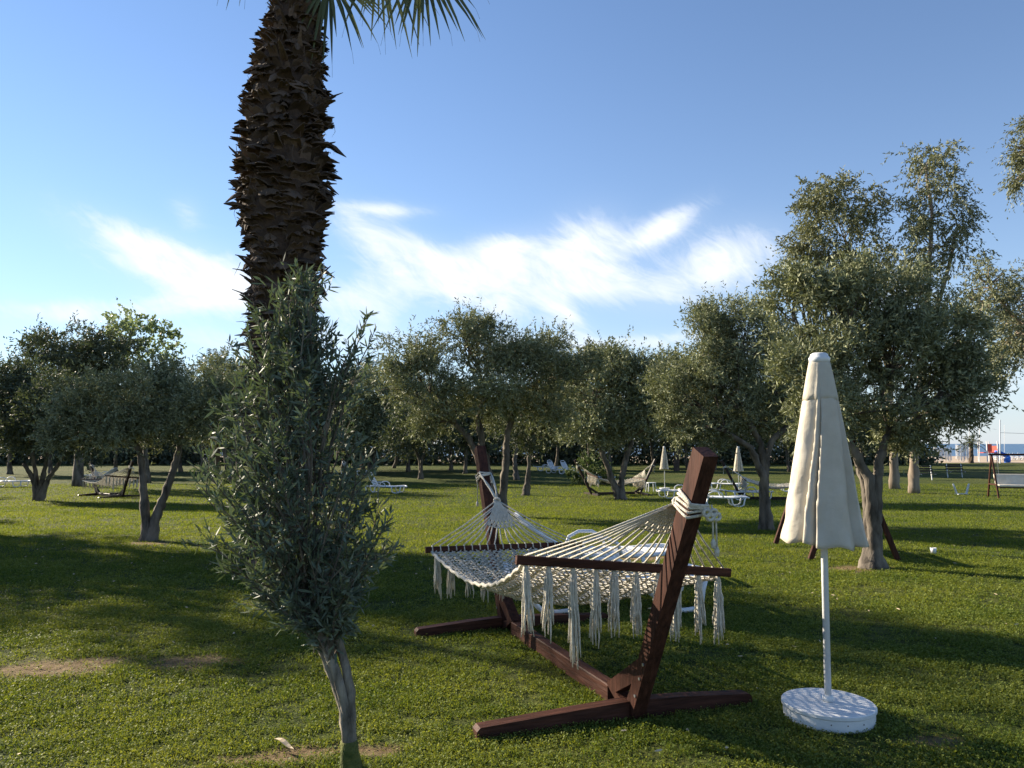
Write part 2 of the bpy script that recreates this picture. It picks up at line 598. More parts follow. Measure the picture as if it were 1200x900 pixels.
# grass as real blades and small clover leaves
def lawn_grass():
    tris, quads = [], []
    bands = [(2.9, 5.0, 9500, 1.0), (5.0, 7.5, 6500, 1.15), (7.5, 11, 3200, 1.5), (11, 16, 1500, 2.1), (16, 26, 520, 3.2), (26, 44, 150, 5.0)]
    for y0, y1, den, k in bands:
        area = (y1 - y0) * ((y0 + y1) * 0.72 + 3.0)
        n = int(area * den)
        y = np.sqrt(rng.random(n) * (y1 ** 2 - y0 ** 2) + y0 ** 2)
        x = (rng.random(n) * 2 - 1) * (y * 0.72 + 1.5)
        cl = vn(x, y, 2.2) * .35 + vn(x, y, 7) * .35 + vn(x, y, 17) * .3
        keep = rng.random(n) > bare(x, y) * 0.93
        keep &= rng.random(n) < sstep(.22, .62, cl) * .95 + .12
        x, y, cl = x[keep], y[keep], cl[keep]
        n = len(x)
        z = gz(x, y)
        h = (0.010 + 0.024 * rng.random(n)) * (0.25 + 1.5 * cl) * (0.8 + 0.2 * k)
        w = (0.0016 + 0.0016 * rng.random(n)) * k
        a = rng.random(n) * 2 * math.pi
        lean = h * (0.2 + 0.9 * rng.random(n))
        la = rng.random(n) * 2 * math.pi
        b = np.stack([x, y, z], 1)
        s = np.stack([np.cos(a) * w, np.sin(a) * w, 0 * a], 1)
        t = b + np.stack([np.cos(la) * lean, np.sin(la) * lean, h], 1)
        tris.append(np.stack([b - s, b + s, t], 1).reshape(-1, 3))
        # clover-like leaflets
        m = int(n * (1.1 if k < 1.4 else 0.7 if k < 2 else 0.25))
        idx = rng.integers(0, n, m)
        c = b[idx] + np.stack([rng.normal(0, .02, m), rng.normal(0, .02, m), h[idx] * (0.5 + .5 * rng.random(m))], 1)
        r = (0.0040 + 0.0044 * rng.random(m)) * min(k, 1.6)
        nrm = rng.normal(0, .5, (m, 3)) + np.array([0, 0, 1.0])
        nrm /= np.linalg.norm(nrm, axis=1, keepdims=True)
        e = np.cross(nrm, rng.normal(0, 1, (m, 3)))
        e /= np.linalg.norm(e, axis=1, keepdims=True)
        f = np.cross(nrm, e)
        r = r[:, None]
        quads.append(np.stack([c - e * r, c - f * r * .8, c + e * r, c + f * r * .8], 1).reshape(-1, 3))
    g = array_obj('grass', np.concatenate(tris), 3, M_grass)
    tag(g, 'short green grass blades covering the lawn', 'grass', kind='stuff')
    g2 = array_obj('clover', np.concatenate(quads), 4, M_grass)
    g2.data.materials[0] = M_clover
    tag(g2, 'low clover leaves growing among the grass', 'clover', kind='stuff')


lawn_grass()


# ------------------------------------------------------------------ trees
def unit(a):
    return a / np.maximum(np.linalg.norm(a, axis=1, keepdims=True), 1e-9)


def leaf_verts(P, D, L, W, k=4):
    S = unit(np.cross(D, rng.normal(0, 1, P.shape)))
    L, W = L[:, None], W[:, None]
    if k == 4:
        return np.stack([P, P + D * L * .45 + S * W / 2, P + D * L, P + D * L * .45 - S * W / 2], 1).reshape(-1, 3)
    return np.stack([P, P + D * L * .25 + S * W * .42, P + D * L * .6 + S * W * .45, P + D * L,
                     P + D * L * .6 - S * W * .45, P + D * L * .25 - S * W * .42], 1).reshape(-1, 3)


def foliage(clumps, L, W, lai, tw, up=0.25, droop=0.0, sparse=0.0, per=12):
    """leafy twigs gathered in sub-clumps; returns leaf corners and sub-clump centres"""
    out, subs = [], []
    for c, r in clumps:
        c, r = np.array(c), np.array(r)
        n_leaf = lai * math.pi * r[0] * r[2] / (0.5 * L * W)
        nsub = int(np.clip(12 * (r[0] / .7), 8, 22))
        d = unit(rng.normal(0, 1, (nsub, 3)))
        rad = rng.uniform(.35, .92, nsub)[:, None]
        sc = c + d * rad * r
        sw = rng.uniform(.08, 1.9, nsub) * (1 - sparse * rng.random(nsub))
        sw /= sw.sum()
        subs.append((c, sc))
        for s, wgt in zip(sc, sw):
            nt = max(2, int(n_leaf * wgt / per))
            st = s + unit(rng.normal(0, 1, (nt, 3))) * (rng.random((nt, 1)) ** .6) * r * .44
            td = unit(unit(st - c + 1e-6) * .55 + rng.normal(0, .5, (nt, 3)) + np.array([0, 0, up]))
            tl = tw * rng.uniform(.4, 1.1, nt) * np.where(rng.random(nt) < .15, 2.0, 1.0)
            tt = (np.arange(per) + .6) / per
            P = st[:, None, :] + td[:, None, :] * (tl[:, None] * tt)[:, :, None]
            P[:, :, 2] -= droop * (tl[:, None] * tt) ** 1.5
            D = td[:, None, :] * .7 + rng.normal(0, .62, P.shape) + np.array([0, 0, -droop])
            P, D = P.reshape(-1, 3), unit(D.reshape(-1, 3))
            n = len(P)
            out.append(leaf_verts(P, D, L * rng.uniform(.6, 1.25, n), W * rng.uniform(.7, 1.2, n)))
    return np.concatenate(out), subs


def grow_branches(mb, forks, subs, r0, fine=True, zscale=1.0):
    for c, sc in subs:
        c = Vector(c)
        f = min(forks, key=lambda p: (p[0] - c).length)
        br = curve_pts(f[0], c, 5, .10)
        mb.tube(br, [f[1] * .55 * (1 - .75 * i / 5) for i in range(6)], 6, .06)
        if fine:
            for s in sc[:9]:
                s = Vector(s)
                m = br[random.randint(2, 4)]
                mb.tube(curve_pts(m, s, 3, .12), [r0 * .22, r0 * .16, r0 * .11, r0 * .06], 4, caps=False)


def tree(name, base_px, stems, clumps, label, group, cat='tree', leaf=M_olive, bark=M_bark, r=0.12, lai=3.0, leafk=1.0,
         droop=0.0, sparse=0.0, up=.25, depth=0.7, Y=None, base=None, aspect=0.30, flare=1.7, twk=1.0):
    """stems: lists of photo pixels the limbs pass through at the trunk's own distance; clumps: (px,py,rx,ry) in photo pixels there"""
    b = base if base is not None else gp(*base_px)
    Y = b.y
    root = empty(name, b, label, cat, group)
    k = Y / 901.0
    L = max(0.074, 0.0049 * Y) * leafk
    W = L * (aspect if Y < 30 else aspect * 1.25)
    cl = []
    for c in clumps:
        px, py, rx, ry = c[:4]
        dy = c[4] if len(c) > 4 else random.uniform(-depth, depth)
        p = at(px, py, Y + dy * rx * k * 1.2)
        cl.append(((p.x - b.x, p.y - b.y, p.z - b.z), (rx * k * 1.14, (rx * .75 + ry * .25) * k * 1.14, ry * k * 1.14)))
    lv, subs = foliage(cl, L, W, lai * 1.65, max(.2, L * 3.4) * twk, up, droop, sparse)
    mb = MB()
    forks = []
    for st in stems:
        off = random.uniform(-.12, .12)
        pts = [Vector((random.uniform(-.3, .3) * r, 0, -0.05))]
        for i, (px, py) in enumerate(st):
            p = at(px, py, Y + off * (i + 1))
            pts.append(p - b)
        # densify
        fine = []
        for i in range(len(pts) - 1):
            for s in range(7):
                fine.append(pts[i].lerp(pts[i + 1], s / 7) + Vector((random.uniform(-1, 1), random.uniform(-1, 1), 0)) * r * (.13 if i + s else 0))
        fine.append(pts[-1])
        n = len(fine)
        rad = [r * (1 - (.75 if bark is M_ebark else .55) * i / n) * (1 + (flare - 1) * max(0, 1 - i / 5.0) ** 1.5) * random.uniform(.88, 1.14) for i in range(n)]
        mb.tube(fine, rad, 13, .04 if bark is M_ebark else .15)
        forks.append((fine[-1], rad[-1]))
        if n > 6:
            forks.append((fine[int(n * .72)], rad[int(n * .72)] * .8))
    grow_branches(mb, forks, subs, r, Y < 32)
    mb.build('trunk', bark, root, smooth=True)
    array_obj('crown', lv, 4, leaf, root)
    return root


G_OL = 'olive trees on the lawn'
G_FAR = 'trees far across the lawn'
OT = 'olive_tree'

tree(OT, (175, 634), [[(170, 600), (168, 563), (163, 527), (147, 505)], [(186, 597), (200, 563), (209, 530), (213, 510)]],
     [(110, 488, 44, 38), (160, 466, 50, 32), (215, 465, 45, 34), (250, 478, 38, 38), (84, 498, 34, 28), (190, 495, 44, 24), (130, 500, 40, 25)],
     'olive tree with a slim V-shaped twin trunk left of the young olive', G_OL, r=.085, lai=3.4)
tree(OT, (45, 587), [[(38, 560), (28, 543)], [(42, 560), (38, 530)], [(50, 560), (57, 528)], [(56, 562), (72, 540)]],
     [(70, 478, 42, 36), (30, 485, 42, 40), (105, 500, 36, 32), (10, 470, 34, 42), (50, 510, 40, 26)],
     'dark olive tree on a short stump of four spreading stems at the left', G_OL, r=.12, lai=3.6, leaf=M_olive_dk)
tree('broadleaf_tree', (92, 570), [[(92, 500), (92, 450)]],
     [(80, 404, 34, 20), (52, 408, 24, 20), (125, 416, 32, 22), (95, 430, 48, 22), (60, 450, 40, 30), (120, 450, 40, 25)],
     'dark rounded tree rising behind the olives at the far left', None, r=.2, lai=3.2, leaf=M_olive_dk)
tree('broadleaf_tree', (172, 566), [[(170, 500), (168, 440)]],
     [(165, 386, 36, 16), (150, 402, 25, 20), (190, 405, 26, 22), (170, 428, 40, 24), (140, 380, 14, 12)],
     'airy pale green tree with sparse leaves against the sky at the left', None, r=.14, lai=1.15, leaf=M_pop, sparse=.5, aspect=.6)
tree(OT, (268, 562), [[(262, 520), (258, 490)], [(275, 520), (285, 490)]],
     [(250, 460, 40, 32), (290, 455, 42, 36), (240, 490, 35, 25), (310, 490, 40, 30), (270, 495, 40, 25), (330, 455, 35, 34)],
     'olive tree half hidden behind the top of the young olive', G_OL, r=.13, lai=2.8)
tree(OT, (434, 556), [[(432, 530), (428, 505)], [(440, 530), (445, 505)]],
     [(425, 455, 26, 22), (445, 480, 32, 28), (415, 490, 32, 28), (455, 505, 30, 22), (435, 515, 32, 16)],
     'olive tree behind the white lounger to the right of the young olive', G_OL, r=.14, lai=3)
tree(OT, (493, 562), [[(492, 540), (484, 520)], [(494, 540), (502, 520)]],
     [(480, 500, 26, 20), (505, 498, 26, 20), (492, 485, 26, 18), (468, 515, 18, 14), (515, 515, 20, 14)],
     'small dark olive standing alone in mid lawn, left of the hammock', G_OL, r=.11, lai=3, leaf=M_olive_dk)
tree(OT, (590, 606), [[(578, 575), (566, 530), (561, 493), (567, 465)], [(574, 580), (560, 535), (548, 512), (534, 497)],
                      [(589, 580), (593, 540), (595, 507), (612, 457)]],
     [(480, 415, 32, 28), (463, 448, 24, 28), (502, 455, 36, 34), (545, 402, 30, 26), (546, 378, 15, 14), (590, 412, 44, 34), (640, 416, 42, 30),
      (655, 455, 38, 34), (580, 458, 45, 30), (612, 485, 48, 24), (528, 475, 36, 28), (690, 440, 20, 24), (495, 490, 26, 20), (575, 390, 22, 16)],
     'large grey-green olive with forked pale trunks right behind the far hammock post', G_OL, r=.13, lai=2.8, sparse=.3)
tree(OT, (617, 581), [[(619, 555), (621, 525)]],
     [(640, 480, 38, 32), (672, 445, 32, 28), (668, 485, 36, 30), (615, 500, 30, 22), (700, 435, 22, 26)],
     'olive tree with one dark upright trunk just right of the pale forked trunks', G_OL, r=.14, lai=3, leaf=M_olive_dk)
tree(OT, (727, 586), [[(716, 560), (706, 530), (698, 515)], [(728, 560), (736, 530), (742, 512)]],
     [(690, 455, 32, 34), (716, 480, 40, 32), (746, 450, 34, 34), (775, 442, 38, 32), (762, 488, 44, 26), (802, 468, 34, 28), (690, 495, 36, 24), (720, 430, 26, 20)],
     'dark leaning olive with a V trunk beside the low shrub in mid lawn', G_OL, r=.15, lai=3.3)
tree(OT, (899, 622), [[(895, 580), (894, 550), (892, 520), (878, 495)], [(896, 575), (897, 540), (905, 515), (935, 490)], [(895, 560), (880, 525), (850, 505)]],
     [(845, 368, 34, 30), (820, 412, 36, 38), (872, 390, 44, 38), (850, 455, 50, 40), (900, 440, 46, 44), (798, 460, 34, 38), (890, 490, 46, 24),
      (930, 420, 40, 44), (828, 500, 42, 26), (930, 480, 40, 26), (790, 500, 26, 20)],
     'wide silvery olive whose curved trunk stands left of the near closed parasol', G_OL, r=.10, lai=3.0)
tree(OT, (1023, 667), [[(1020, 625), (1016, 580), (1004, 535)], [(1026, 620), (1027, 580), (1031, 535), (1040, 510)], [(1024, 630), (1018, 560), (985, 500)]],
     [(920, 345, 30, 25), (958, 342, 40, 32), (1010, 350, 50, 36), (1062, 358, 46, 36), (1108, 395, 44, 38), (1148, 425, 28, 26), (980, 400, 55, 46),
      (1050, 420, 60, 50), (1100, 455, 50, 42), (1134, 462, 32, 22), (1010, 470, 60, 40), (1066, 497, 44, 32), (1086, 512, 28, 14), (950, 440, 45, 45), (970, 490, 40, 28), (1166, 448, 12, 10)],
     'broad olive on a gnarled split trunk right behind the near closed parasol', G_OL, r=.095, lai=3.4, flare=2.0)

EU = 'eucalyptus_tree'
G_EU = 'tall eucalyptus trees at the right'
tree(EU, (1048, 573), [[(1047, 520), (1040, 430), (1010, 340), (990, 280)], [(1046, 500), (1030, 420), (965, 320)]],
     [(975, 228, 34, 24), (950, 290, 30, 24), (985, 265, 44, 32), (1002, 305, 40, 30), (938, 305, 20, 18), (1012, 240, 20, 24), (955, 235, 18, 22), (1000, 340, 50, 26)],
     'eucalyptus with a compact rounded top, left one of the two pale trunks', G_EU, leaf=M_euc, bark=M_ebark, r=.20, lai=2.2, droop=.5, up=-.1, flare=1.25, sparse=.3)
tree(EU, (1070, 578), [[(1071, 520), (1080, 430), (1088, 340), (1092, 250), (1085, 195)], [(1072, 500), (1086, 400), (1110, 320), (1122, 265)]],
     [(1088, 186, 36, 22), (1106, 205, 26, 24), (1110, 245, 34, 30), (1066, 262, 24, 26), (1122, 290, 24, 26), (1082, 290, 28, 24), (1060, 310, 28, 22), (1095, 340, 34, 24), (1075, 225, 22, 18), (1130, 255, 14, 20)],
     'tallest eucalyptus with open thin crown, right one of the two pale trunks', G_EU, leaf=M_euc, bark=M_ebark, r=.20, lai=1.35, droop=.6, up=-.1, flare=1.25, sparse=.6)
tree(EU, (1262, 600), [[(1255, 520), (1235, 440), (1200, 380)], [(1250, 500), (1215, 400), (1170, 350)]],
     [(1160, 328, 32, 26), (1148, 356, 26, 22), (1185, 350, 26, 24), (1200, 400, 36, 40), (1190, 375, 26, 24), (1225, 350, 40, 40), (1240, 400, 40, 40), (1175, 410, 18, 16)],
     'lower eucalyptus reaching in from the right edge with dark dense clumps', G_EU, leaf=M_euc, bark=M_ebark, r=.18, lai=1.5, droop=.5, up=-.1, flare=1.25, sparse=.4)
tree(EU, (1300, 630), [[(1300, 500), (1285, 300), (1250, 180)], [(1300, 450), (1290, 200)]],
     [(1195, 175, 14, 22), (1200, 200, 14, 20), (1225, 165, 30, 30), (1260, 150, 40, 40), (1290, 200, 50, 40), (1300, 140, 40, 40)],
     'eucalyptus mostly past the right edge, hanging leaves high at the border', G_EU, leaf=M_euc, bark=M_ebark, r=.22, lai=2.2, droop=.6, up=-.1, flare=1.25)

# far rows of trees across the lawn
FAR = [(12, 556, 'left of everything at the frame edge, deep shade'), (135, 553, 'behind the far left hammock'), (212, 553, 'behind the twin-stemmed olive'),
       (305, 552, 'behind the palm trunk, screened by the young olive'), (352, 551, 'just right of the palm trunk'), (402, 550, 'left of the far lounger'),
       (462, 549, 'between the lounger olive and the lone small olive'), (528, 551, 'left of the far hammock post'), (545, 555, 'tight beside the far hammock post'),
       (606, 563, 'between the pale forked trunks and the single dark trunk'), (650, 550, 'above the pair of upright white loungers'), (690, 548, 'behind the low shrub'),
       (836, 551, 'between the two far parasols'), (925, 553, 'behind the far right hammock'), (985, 551, 'just right of the near closed parasol'),
       (1008, 549, 'seen between the parasol and the split trunk'), (765, 548, 'behind the white stool'), (60, 557, 'behind the stump of four stems'), (105, 551, 'left of the far left hammock post'), (170, 551, 'between the far left hammock and the twin-stemmed olive'),
       (238, 555, 'behind the right stem of the twin-stemmed olive'), (385, 555, 'between the palm trunk and the far lounger'), (478, 553, 'just left of the lone small olive'), (572, 551, 'seen between the pale forked trunks'),
       (715, 551, 'seen through the fork of the dark V-trunk olive'), (806, 549, 'right of the stout palm trunk behind the post'), (955, 556, 'left of the near closed parasol')]
for i, (px, py, where) in enumerate(FAR):
    s = 1.0 if py > 551 else .85
    w = random.uniform(30, 40) * s
    t = random.uniform(484, 496)
    if px < 480:
        t -= 14
    cl = [(px + random.uniform(-1, 1) * w * .8, t + random.uniform(-14, 18) * s, w * random.uniform(.55, .85), 17 * s * random.uniform(.8, 1.2)) for _ in range(6)]
    cl.append((px, t + 6, w * .8, 20 * s))
    tree('park_tree', (px, py), [[(px + random.uniform(-3, 3), 538), (px + random.uniform(-6, 6), t + 12)]], cl,
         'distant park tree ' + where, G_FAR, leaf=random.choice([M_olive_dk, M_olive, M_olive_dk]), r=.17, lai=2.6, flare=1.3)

# a far wood that closes the lawn off from the beach
def woods():
    n = 120000
    x = rng.uniform(-92, 47, n)
    y = 84 + rng.random(n) * 7
    top = 3.0 + 2.6 * vn(x, x * 0, .16) + 1.6 * vn(x, y, .6)
    z = -.75 + .05 + top * rng.random(n) ** 1.25
    keep = rng.random(n) < .35 + vn(x, z, .5)
    P = np.stack([x, y, z], 1)[keep]
    D = unit(rng.normal(0, 1, P.shape) + np.array([0, 0, .4]))
    m = len(P)
    o = array_obj('distant_woods', leaf_verts(P, D, rng.uniform(.35, .7, m), rng.uniform(.16, .30, m)), 4, M_olive_dk)
    tag(o, 'low dark belt of far trees closing the lawn', 'woods', kind='stuff')


woods()

# trees just past the left edge, whose shade lies across the lawn
SH = [((-18.5, 16.0), 4.6, 1.7, 'olive tree beyond the left border whose shade crosses the mid lawn'),
      ((-21.5, 22.0), 4.8, 2.0, 'olive tree beyond the left border behind the far left lounger'),
      ((-26.0, 27.0), 5.2, 2.2, 'olive tree far beyond the left border, shading the far lawn'),
      ((-33.0, 37.0), 6.0, 2.6, 'olive tree farthest beyond the left border'),
      ((-12.9, 14.6), 7.2, 1.4, 'olive tree at the left border, casting the broad shade across the lawn'),
      ((-15.2, 16.2), 6.4, 1.4, 'olive tree just past the left border, behind the shade-casting one')]
for (x, y), h, r_, lab in SH:
    b = Vector((x, y, float(gz(x, y))))
    root = empty(OT, b, lab, 'tree', G_OL)
    cl = []
    for k in range(20):
        a = random.uniform(0, 6.28)
        rr = random.uniform(.2, .8) * r_
        cl.append(((rr * math.cos(a), rr * math.sin(a), h * random.uniform(.30, .88)), (r_ * .45, r_ * .45, r_ * .40)))
    lv, subs = foliage(cl, .085, .026, 3.0, .25, sparse=.3)
    mb = MB()
    mb.tube(curve_pts((0, 0, -.05), (.1, .1, h * .45), 8, .04), [.2, .16, .14, .13, .12, .11, .1, .09, .08], 10, .08)
    grow_branches(mb, [(Vector((.1, .1, h * .45)), .08)], subs, .1, True)
    mb.build('trunk', M_bark, root, smooth=True)
    array_obj('crown', lv, 4, M_olive, root)

for (x, y), h, r_, lab in [((-17.0, 19.0), 11.5, 2.0, 'tall eucalyptus beyond the left border whose thin shade dapples the hammock'),
                           ((-18.6, 17.3), 11.0, 1.3, 'slimmer tall eucalyptus beyond the left border')]:
    b = Vector((x, y, float(gz(x, y))))
    root = empty(EU, b, lab, 'tree', 'tall eucalyptus trees beyond the left border')
    cl = []
    for k in range(16):
        a = random.uniform(0, 6.28)
        rr = random.uniform(.1, .8) * r_
        cl.append(((rr * math.cos(a), rr * math.sin(a), h * random.uniform(.40, .98)), (r_ * .48, r_ * .48, r_ * .42)))
    lv, subs = foliage(cl, .12, .034, 2.0, .4, up=-.1, droop=.5, sparse=.5)
    mb = MB()
    tp = [Vector((.05 * math.sin(k), .05 * k, h * .11 * k - .05)) for k in range(9)]
    mb.tube(tp, [.25 - .024 * k for k in range(9)], 10, .05)
    grow_branches(mb, [(p, .12) for p in tp[3:]], subs, .09, False)
    mb.build('trunk', M_ebark, root, smooth=True)
    array_obj('crown', lv, 4, M_euc, root)


# ------------------------------------------------------------------ young olive in front
def young_olive():
    b = gp(411, 905)
    Y = b.y
    root = empty('young_olive_tree', b, 'young olive with a narrow upright leafy crown on slim braided stems in the foreground', 'tree')
    P = lambda px, py, dy=0: at(px, py, Y + dy) - b
    mb = MB()
    stems = [([(409, 870), (402, 820), (383, 770), (362, 728), (345, 680)], .036, .020), ([(412, 870), (411, 810), (398, 755), (385, 730), (395, 680)], .030, .014),
             ([(410, 850), (395, 790), (376, 745), (368, 690), (372, 620)], .030, .013)]
    tips = []
    for st, r0, r1 in stems:
        off = random.uniform(-.02, .02)
        pts = [Vector((0, 0, -.05))] + [P(x, y, off * i) for i, (x, y) in enumerate(st)]
        fine = []
        for i in range(len(pts) - 1):
            for s in range(4):
                fine.append(pts[i].lerp(pts[i + 1], s / 4) + Vector((random.uniform(-1, 1), random.uniform(-1, 1), 0)) * .003)
        fine.append(pts[-1])
        n = len(fine)
        mb.tube(fine, [r0 + (r1 - r0) * i / n + (.012 if i < 2 else 0) for i in range(n)], 11, .12)
        tips.append(fine[-1])
        tips.append(fine[int(n * .75)])
    # many upright shoots out of the head of the trunk
    mbb = MB()
    outline = [(310, 352, 6), (340, 350, 26), (370, 345, 42), (400, 340, 58), (440, 335, 76), (480, 330, 88), (520, 330, 98), (560, 335, 108), (600, 342, 112), (640, 350, 106), (665, 352, 90), (695, 355, 64), (720, 364, 42), (750, 377, 22)]

    def half(py):
        ys_ = [o[0] for o in outline]
        return float(np.interp(py, ys_, [o[1] for o in outline])), float(np.interp(py, ys_, [o[2] for o in outline]))
    leaves = []
    shoots = []
    for i in range(165):
        py = 312 + (i / 164) ** .85 * 425
        cx, hw = half(py)
        px = cx + hw * random.uniform(-1.08, 1.08)
        dy = random.uniform(-1, 1) * hw * Y / 901 * .9
        shoots.append((px, py, dy))
    shoots += [(432, 372, .1), (440, 385, .05), (425, 390, -.1), (462, 640, .1), (455, 655, .0), (230, 570, .05), (240, 545, -.1), (232, 620, 0), (448, 590, .1)]
    for px, py, dy in shoots:
        tip = P(px, py, dy)
        src_py = min(765, py + random.uniform(90, 190))
        base_t = P(365 + (px - 365) * random.uniform(.15, .45) * (1 if src_py < 660 else .3), src_py, dy * .35)
        if py > 560:
            sy_ = random.uniform(690, 775)
            base_t = P(float(np.interp(sy_, [680, 728, 770, 820], [352, 368, 388, 404])) + random.uniform(-5, 5), sy_, dy * .1)
        pts = curve_pts(base_t, tip, 6, .05)
        mbb.tube(pts, [.0065, .0058, .005, .0042, .0034, .0026, .0016], 5, caps=False)
        # side twigs
        for k in range(5):
            m = pts[random.randint(2, 5)]
            d = (tip - base_t).normalized()
            e = (m + (d * random.uniform(.3, 1) + Vector((random.uniform(-1, 1), random.uniform(-1, 1), random.uniform(-.2, .9)))).normalized() * random.uniform(.08, .24))
            tw = curve_pts(m, e, 3, .06)
            mbb.tube(tw, [.0025, .002, .0015, .001], 4, caps=False)
            leaves.append((np.array(m), np.array(e), 14))
        for j in range(2, 6):
            leaves.append((np.array(pts[j]), np.array(pts[j + 1]), 7))
    # twigs low on the trunk
    for px, py in [(362, 700), (358, 725), (372, 745), (352, 745), (378, 760), (384, 772), (372, 735), (396, 730), (390, 778), (366, 752), (400, 715), (392, 745), (368, 765), (407, 745)]:
        a = P(px, py)
        e = a + Vector((random.uniform(-.1, .1), random.uniform(-.1, .05), random.uniform(0.02, .12)))
        mb.tube([a, a.lerp(e, .5), e], [.003, .002, .001], 4, caps=False)
        leaves.append((np.array(a), np.array(e), 7))
    mb.build('trunk', M_ybark, root, smooth=True)
    mbb.build('branches', M_bark, root, smooth=True)
    out = []
    for a, e, n in leaves:
        t = rng.uniform(.1, 1.0, n)[:, None]
        Pp = a + (e - a) * t + rng.normal(0, .003, (n, 3))
        d = (e - a) / (np.linalg.norm(e - a) + 1e-9)
        D = unit(d * .75 + rng.normal(0, .6, (n, 3)) + np.array([0, 0, .08]))
        out.append(leaf_verts(Pp, D, rng.uniform(.028, .080, n), rng.uniform(.008, .0155, n), 6))
    array_obj('crown', np.concatenate(out), 6, M_young, root)
    # mossy sleeve at the foot
    mb = MB()
    z0, z1 = P(411, 905), P(409, 868)
    mb.tube([Vector((0, 0, -.05)), Vector((0, 0, .03)), z1 * .6, z1 + Vector((0, 0, .0))], [.064, .055, .047, .043], 14, .05)
    mb.build('mossy_foot', M_moss, root, smooth=True)


young_olive()


